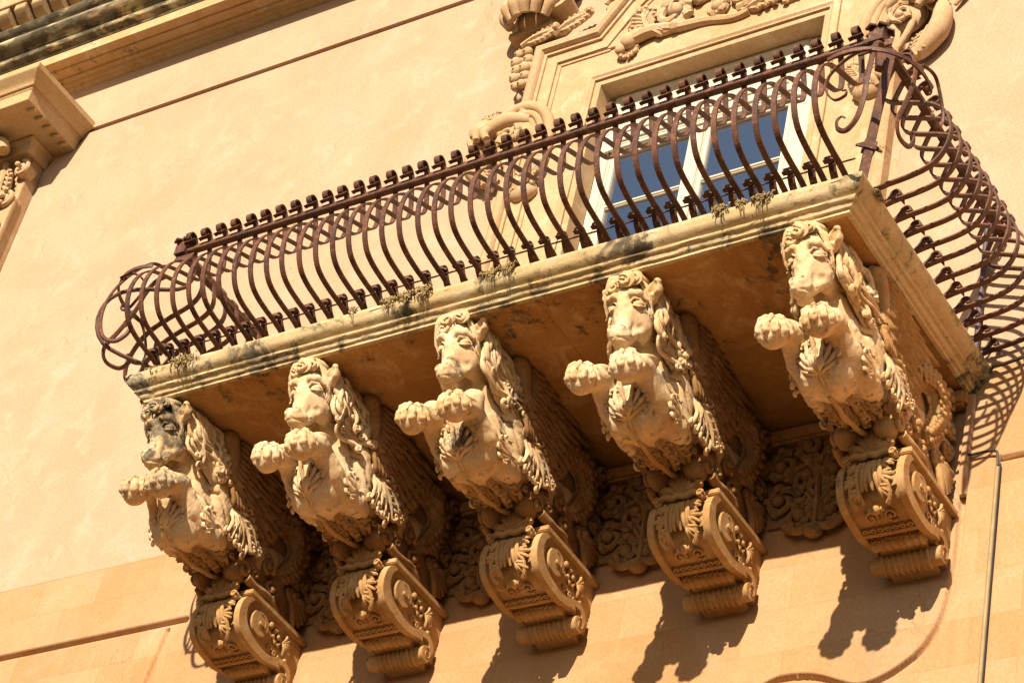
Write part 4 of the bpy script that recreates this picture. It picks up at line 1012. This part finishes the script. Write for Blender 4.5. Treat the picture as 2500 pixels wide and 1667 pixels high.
def barset(base, out, side, hook=True, off=0.0, front=True):
    base = np.array(base)+np.array(side[:2])*rr.uniform(-.006, .006); k = 1+rr.uniform(-.015, .015)
    P = np.array(BP); P[:, 0] *= k
    mb = MB(); mb.bar(place(P, base, out), .037, .012, side); b = rp(mb.build('baluster', M['iron'], smooth=False))
    mb = MB(); mb.bar(place(TOP, base, out), .044, .009, side)
    w = np.array(side)*.050; c = np.array(place([(.128, 1.113)], base, out)[0]); mb.bar([c-w+np.array((0, 0, -.008)), c-w*.5, c+w*.5, c+w+np.array((0, 0, .010))], .030, .006, (out[0], out[1], 0))
    mb.build('curled_top', M['iron'], b, smooth=False)
    if hook:
        mb = MB(); bs = base+np.array(side[:2])*off; H = HOOK
        mb.bar(place(H, bs, out), .046, .010, side); c = np.array(place([H[-1]], bs, out)[0]); w = np.array(side)*.03
        mb.bar([c-w*.9, c, c+w*.9+np.array((0, 0, .006)), c+w*2.1+np.array((0, 0, -.006))], np.array([.03, .036, .030, .004]), .007, (out[0], out[1], .01))
        mb.build('foot_hook', M['iron'], b, smooth=False)
nfront = 40; XLR = XL+.20; sp = .1375
for k in range(nfront):
    x = -.091-sp*k; off = -.072*np.clip((x+3.3)/2.2, 0, 1)+.0
    barset((x, -D+.012), (0, -1), (1, 0, 0), True, off if off != 0 else .004)
for k in range(12):
    barset((-.012, -1.735+.1445*k), (1, 0), (0, 1, 0), k > 0, 0.006, front=False); barset((XLR+.012, -1.735+.1445*k), (-1, 0), (0, 1, 0), k > 0, .006, front=False)
o_ = .060; zr = 1.085
mb = MB()
def railbox(mb, z0, z1, w):
    mb.box((XLR-o_-w, -D-o_-w, z0), (XR+o_+w, -D-o_+w, z1)); mb.box((XLR-o_-w, -D-o_+w, z0), (XLR-o_+w, .03, z1)); mb.box((XR+o_-w, -D-o_+w, z0), (XR+o_+w, .03, z1))
railbox(mb, 1.062, 1.108, .026); rp(mb.build('handrail', M['iron'], smooth=False, bevel=.004))
mb = MB(); hz, ho = .045, .075
for sgn in (1,): mb.tube([(XLR, -D-ho, hz), (XR, -D-ho, hz)], .006, 6)
rp(mb.build('tie_rod', M['iron']))
def corner(xc, sx):
    # post, capping block, hoop and scrolls
    mb = MB(); P = [(xc+sx*.02, -1.88, -.115), (xc+sx*.04, -1.885, .1), (xc+sx*.08, -1.905, .45), (xc+sx*.15, -1.945, .97)]
    if sx < 0: P = [(xc-o*.75, -D+.03-o*.75, z) for o, z in BP[::3]]
    mb.bar(cr(P, 5) if sx > 0 else P, .056 if sx > 0 else .034, .050 if sx > 0 else .02, (1, sx*.9, 0))
    if sx > 0: mb.bar([(xc+sx*.095, -D-.045, .82), (xc+sx*.08, -D-.05, 1.06)], .07, .06, (1, sx*.9, 0))
    rp(mb.build('corner_post', M['iron'], smooth=False, bevel=.004))
    mb = MB(); mb.bar([(xc+sx*.048, -1.89, .18), (xc+sx*.056, -1.893, .24)], .078, .072, (1, sx*.9, 0))
    for s_ in (-1, 1): mb.bar([(xc+sx*.052+s_*.02, -1.893+s_*sx*.018, .225), (xc+sx*.052+s_*.062, -1.893+s_*sx*.055, .20)], np.array([.05, .010]), .012, (0, 0, 1))
    rp(mb.build('post_collar', M['iron'], smooth=False))
    # ornamental cluster where the handrails meet
    mb = MB(); mb.box((xc+sx*.06-.05, -D-.11, 1.04), (xc+sx*.06+.05, -D-.01, 1.15))
    for k in range(5):
        a = k*pi/2.5+.4; d = np.array((cos(a), sin(a), 0)); c = np.array((xc+sx*.06, -D-.06, 1.14)); mb.bar([c, c+d*.05+np.array((0, 0, .03)), c+d*.09+np.array((0, 0, .012))], .06, .014, (-d[1], d[0], 0))
    mb.bar([(xc-sx*.06, -D-.075, 1.00), (xc+sx*.02, -D-.085, .99), (xc+sx*.09, -D-.08, 1.02), (xc+sx*.15, -D-.04, 1.06)], .07, .012, (0, .2, 1)); rp(mb.build('corner_cluster', M['iron'], smooth=False))
    mb = MB()      # hoop from the front bulge round to the side bulge
    c0 = np.array((xc-sx*.02, -D+.02)); P = []
    for a in np.linspace(-.12, pi/2+.12, 22):
        r = .43+.04*sin(2*a); P.append((c0[0]+sx*r*sin(a), c0[1]-r*cos(a), .615))
    mb.bar(P, .030, .012, (0, 0, 1)); rp(mb.build('hoop', M['iron'], smooth=False))
    # two long J scrolls hanging from the post head and two small curls (given for the right corner, mirrored for the left)
    def wp(pts): return [((x_+.075) if sx > 0 else XLR-(x_+.075), y_-.10, z_-.11) for x_, y_, z_ in pts]
    J1 = [(.05, -1.92, 1.02), (.065, -2.03, .97), (.10, -2.13, .80), (.135, -2.20, .60), (.142, -2.23, .42), (.132, -2.22, .26), (.085, -2.19, .135), (.0, -2.15, .105), (-.070, -2.13, .165), (-.082, -2.13, .235), (-.055, -2.13, .262), (-.030, -2.13, .240)]
    J2 = [(.10, -1.84, 1.02), (.19, -1.84, .99), (.235, -1.85, .88), (.25, -1.87, .70), (.255, -1.94, .45), (.255, -2.01, .235), (.25, -1.96, .145), (.245, -1.83, .185), (.24, -1.765, .30), (.24, -1.785, .345), (.24, -1.81, .330)]
    S1 = [(.127, -2.2, .700), (.04, -2.2, .715), (-.06, -2.2, .665), (-.14, -2.2, .57), (-.15, -2.2, .46), (-.08, -2.2, .345), (-.01, -2.2, .355), (-.005, -2.2, .40), (-.035, -2.2, .405)]
    S2 = [(.36, -1.98, .70), (.38, -1.86, .72), (.38, -1.775, .66), (.38, -1.70, .53), (.38, -1.715, .42), (.38, -1.79, .37), (.38, -1.835, .405), (.38, -1.82, .45)]
    if sx < 0: S2 = [(p_[0]-.08, p_[1]+.1, p_[2]) for p_ in S2]
    for pts, w_, sd in ((J1, .040, (.75, -.1, .1)), (J2, .040, (.1, 1, .1)), (S1, .026, (0, 1, .2)), (S2, .026, (1, 0, .2))):
        mb = MB(); q = cr(wp(pts), 5); k = len(q)
        mb.tube(q, np.interp(np.linspace(0, 1, k), [0, .8, 1], [w_/2, w_/2*.9, w_/5]), 6, flat=.55); rp(mb.build('corner_scroll', M['iron'], angle=30))
corner(XR-.02, 1); corner(XLR+.02, -1)

# ================================================================== cable, pipes, plants
mb = MB()
def on(pts, y=-.03, n=6): return cr([(x, y, z) for x, z in pts], n)
P = np.vstack([on([(.02, .01), (-.02, -.05), (-.10, -.15), (-.125, -.24), (-.135, -.42), (-.138, -.58), (-.125, -.655), (-.09, -.685), (-.02, -.685), (.055, -.690), (.088, -.705), (.100, -.75), (.104, -.82)])])
mb.tube(P, .009, 7); P2 = [(.114, -.016, z) for z in np.linspace(-.80, -3.4, 12)]; mb.tube(P2, .007, 6)
mb.tube(cr([(.02, -.03, .01), (.10, -.05, -.02), (.30, -.04, .02), (.6, -.03, .05)], 5), .006, 6)
tag(mb.build('cable', M['cable']), 'black electric cable looping down the wall beside the right end of the balcony', 'cable')
mb = MB(); mb.tube([(.098, -.02, z) for z in np.linspace(-.72, -4.2, 14)], .0145, 10)
tag(mb.build('conduit_pipe', M['pipe']), 'pale olive conduit pipe running straight down the wall at the right edge', 'pipe')
mb = MB(); mb.tube([(-.11+.0*z, -.045, z) for z in np.linspace(.02, 1.35, 10)], .020, 10)
tag(mb.build('drain_pipe', M['darkpipe']), 'dark purple vertical pipe on the wall seen through the side bars of the railing', 'pipe')
clumps = [(-5.46, -1.87, 0, 0.16, 'brown succulent clump above the black-faced horse, left of the larger clump'),
          (-5.17, -1.9, 0, 0.22, 'large yellowish succulent clump above the black-faced horse'),
          (-3.43, -1.9, 0, 0.13, 'succulent clump left of the middle horse, leftmost of three together'),
          (-3.29, -1.91, 0, 0.12, 'succulent clump left of the middle horse, centre of three together'),
          (-3.15, -1.92, 0, 0.14, 'succulent clump directly above the middle horse, rightmost of three together'),
          (-2.63, -1.9, 0, 0.14, 'dry succulent clump right of the middle horse, left one of the pair'),
          (-2.49, -1.91, 0, 0.14, 'dry succulent clump right of the middle horse, right one of the pair'),
          (-0.95, -1.9, 0, 0.12, 'rounded succulent clump below the window glass, leftmost of the group of three'),
          (-0.8, -1.9, 0, 0.07, 'small thin succulent tuft between the two rounder clumps below the window'),
          (-0.66, -1.9, 0, 0.14, 'fullest rounded succulent clump on the edge, nearest the rightmost horse'),
          (-3.72, -1.9, 0, 0.06, 'tiny succulent tuft on the edge above the second horse from the left'),
          (-5.6, -1.72, -0.12, 0.12, 'brown succulent tuft clinging under the left end of the slab'),
          (0.0, -1.7, -0.03, 0.1, 'small succulent tuft on the right side edge beside the corner post')]
for (x, y, z, s_, lab) in clumps:
    rng = random.Random(int(abs(x)*1000)); mb = MB(); s_ *= .68
    for k in range(int(800*s_)):
        u = max(-.75, min(.75, rng.gauss(0, .36)))*s_; dd = min(1.1, abs(rng.gauss(0, .42)))*s_*.62; yy = -abs(rng.gauss(0, .25))*s_*.4-.012; zz = .035*rng.random()-dd*(1-.5*min(1, abs(u)/s_))
        q = (x+(u if x < -.05 else yy*-1), (y+yy) if x < -.05 else y+u, z+zz); r = rng.uniform(.005, .010); mb.blob(q, (r*.6, r*.8, r*1.9), rotm('Y', rng.uniform(-60, 60))@rotm('X', rng.uniform(-60, 60)), nu=6, nv=5)
    for k in range(int(90*s_)):
        u = rng.uniform(-.4, .4)*s_; P = [(x+u, y-.012, z-.02), (x+u*1.1+rng.uniform(-.01, .01), y-.018, z-.05-rng.random()*s_*.4)]
        if x < -.05: mb.tube(P, .0025, 4)
    tag(mb.build('succulent_clump', M['plant'], angle=180), lab, 'plant', 'succulent clumps on the slab edge')
print('built in', round(time.time()-T0, 1), 's')
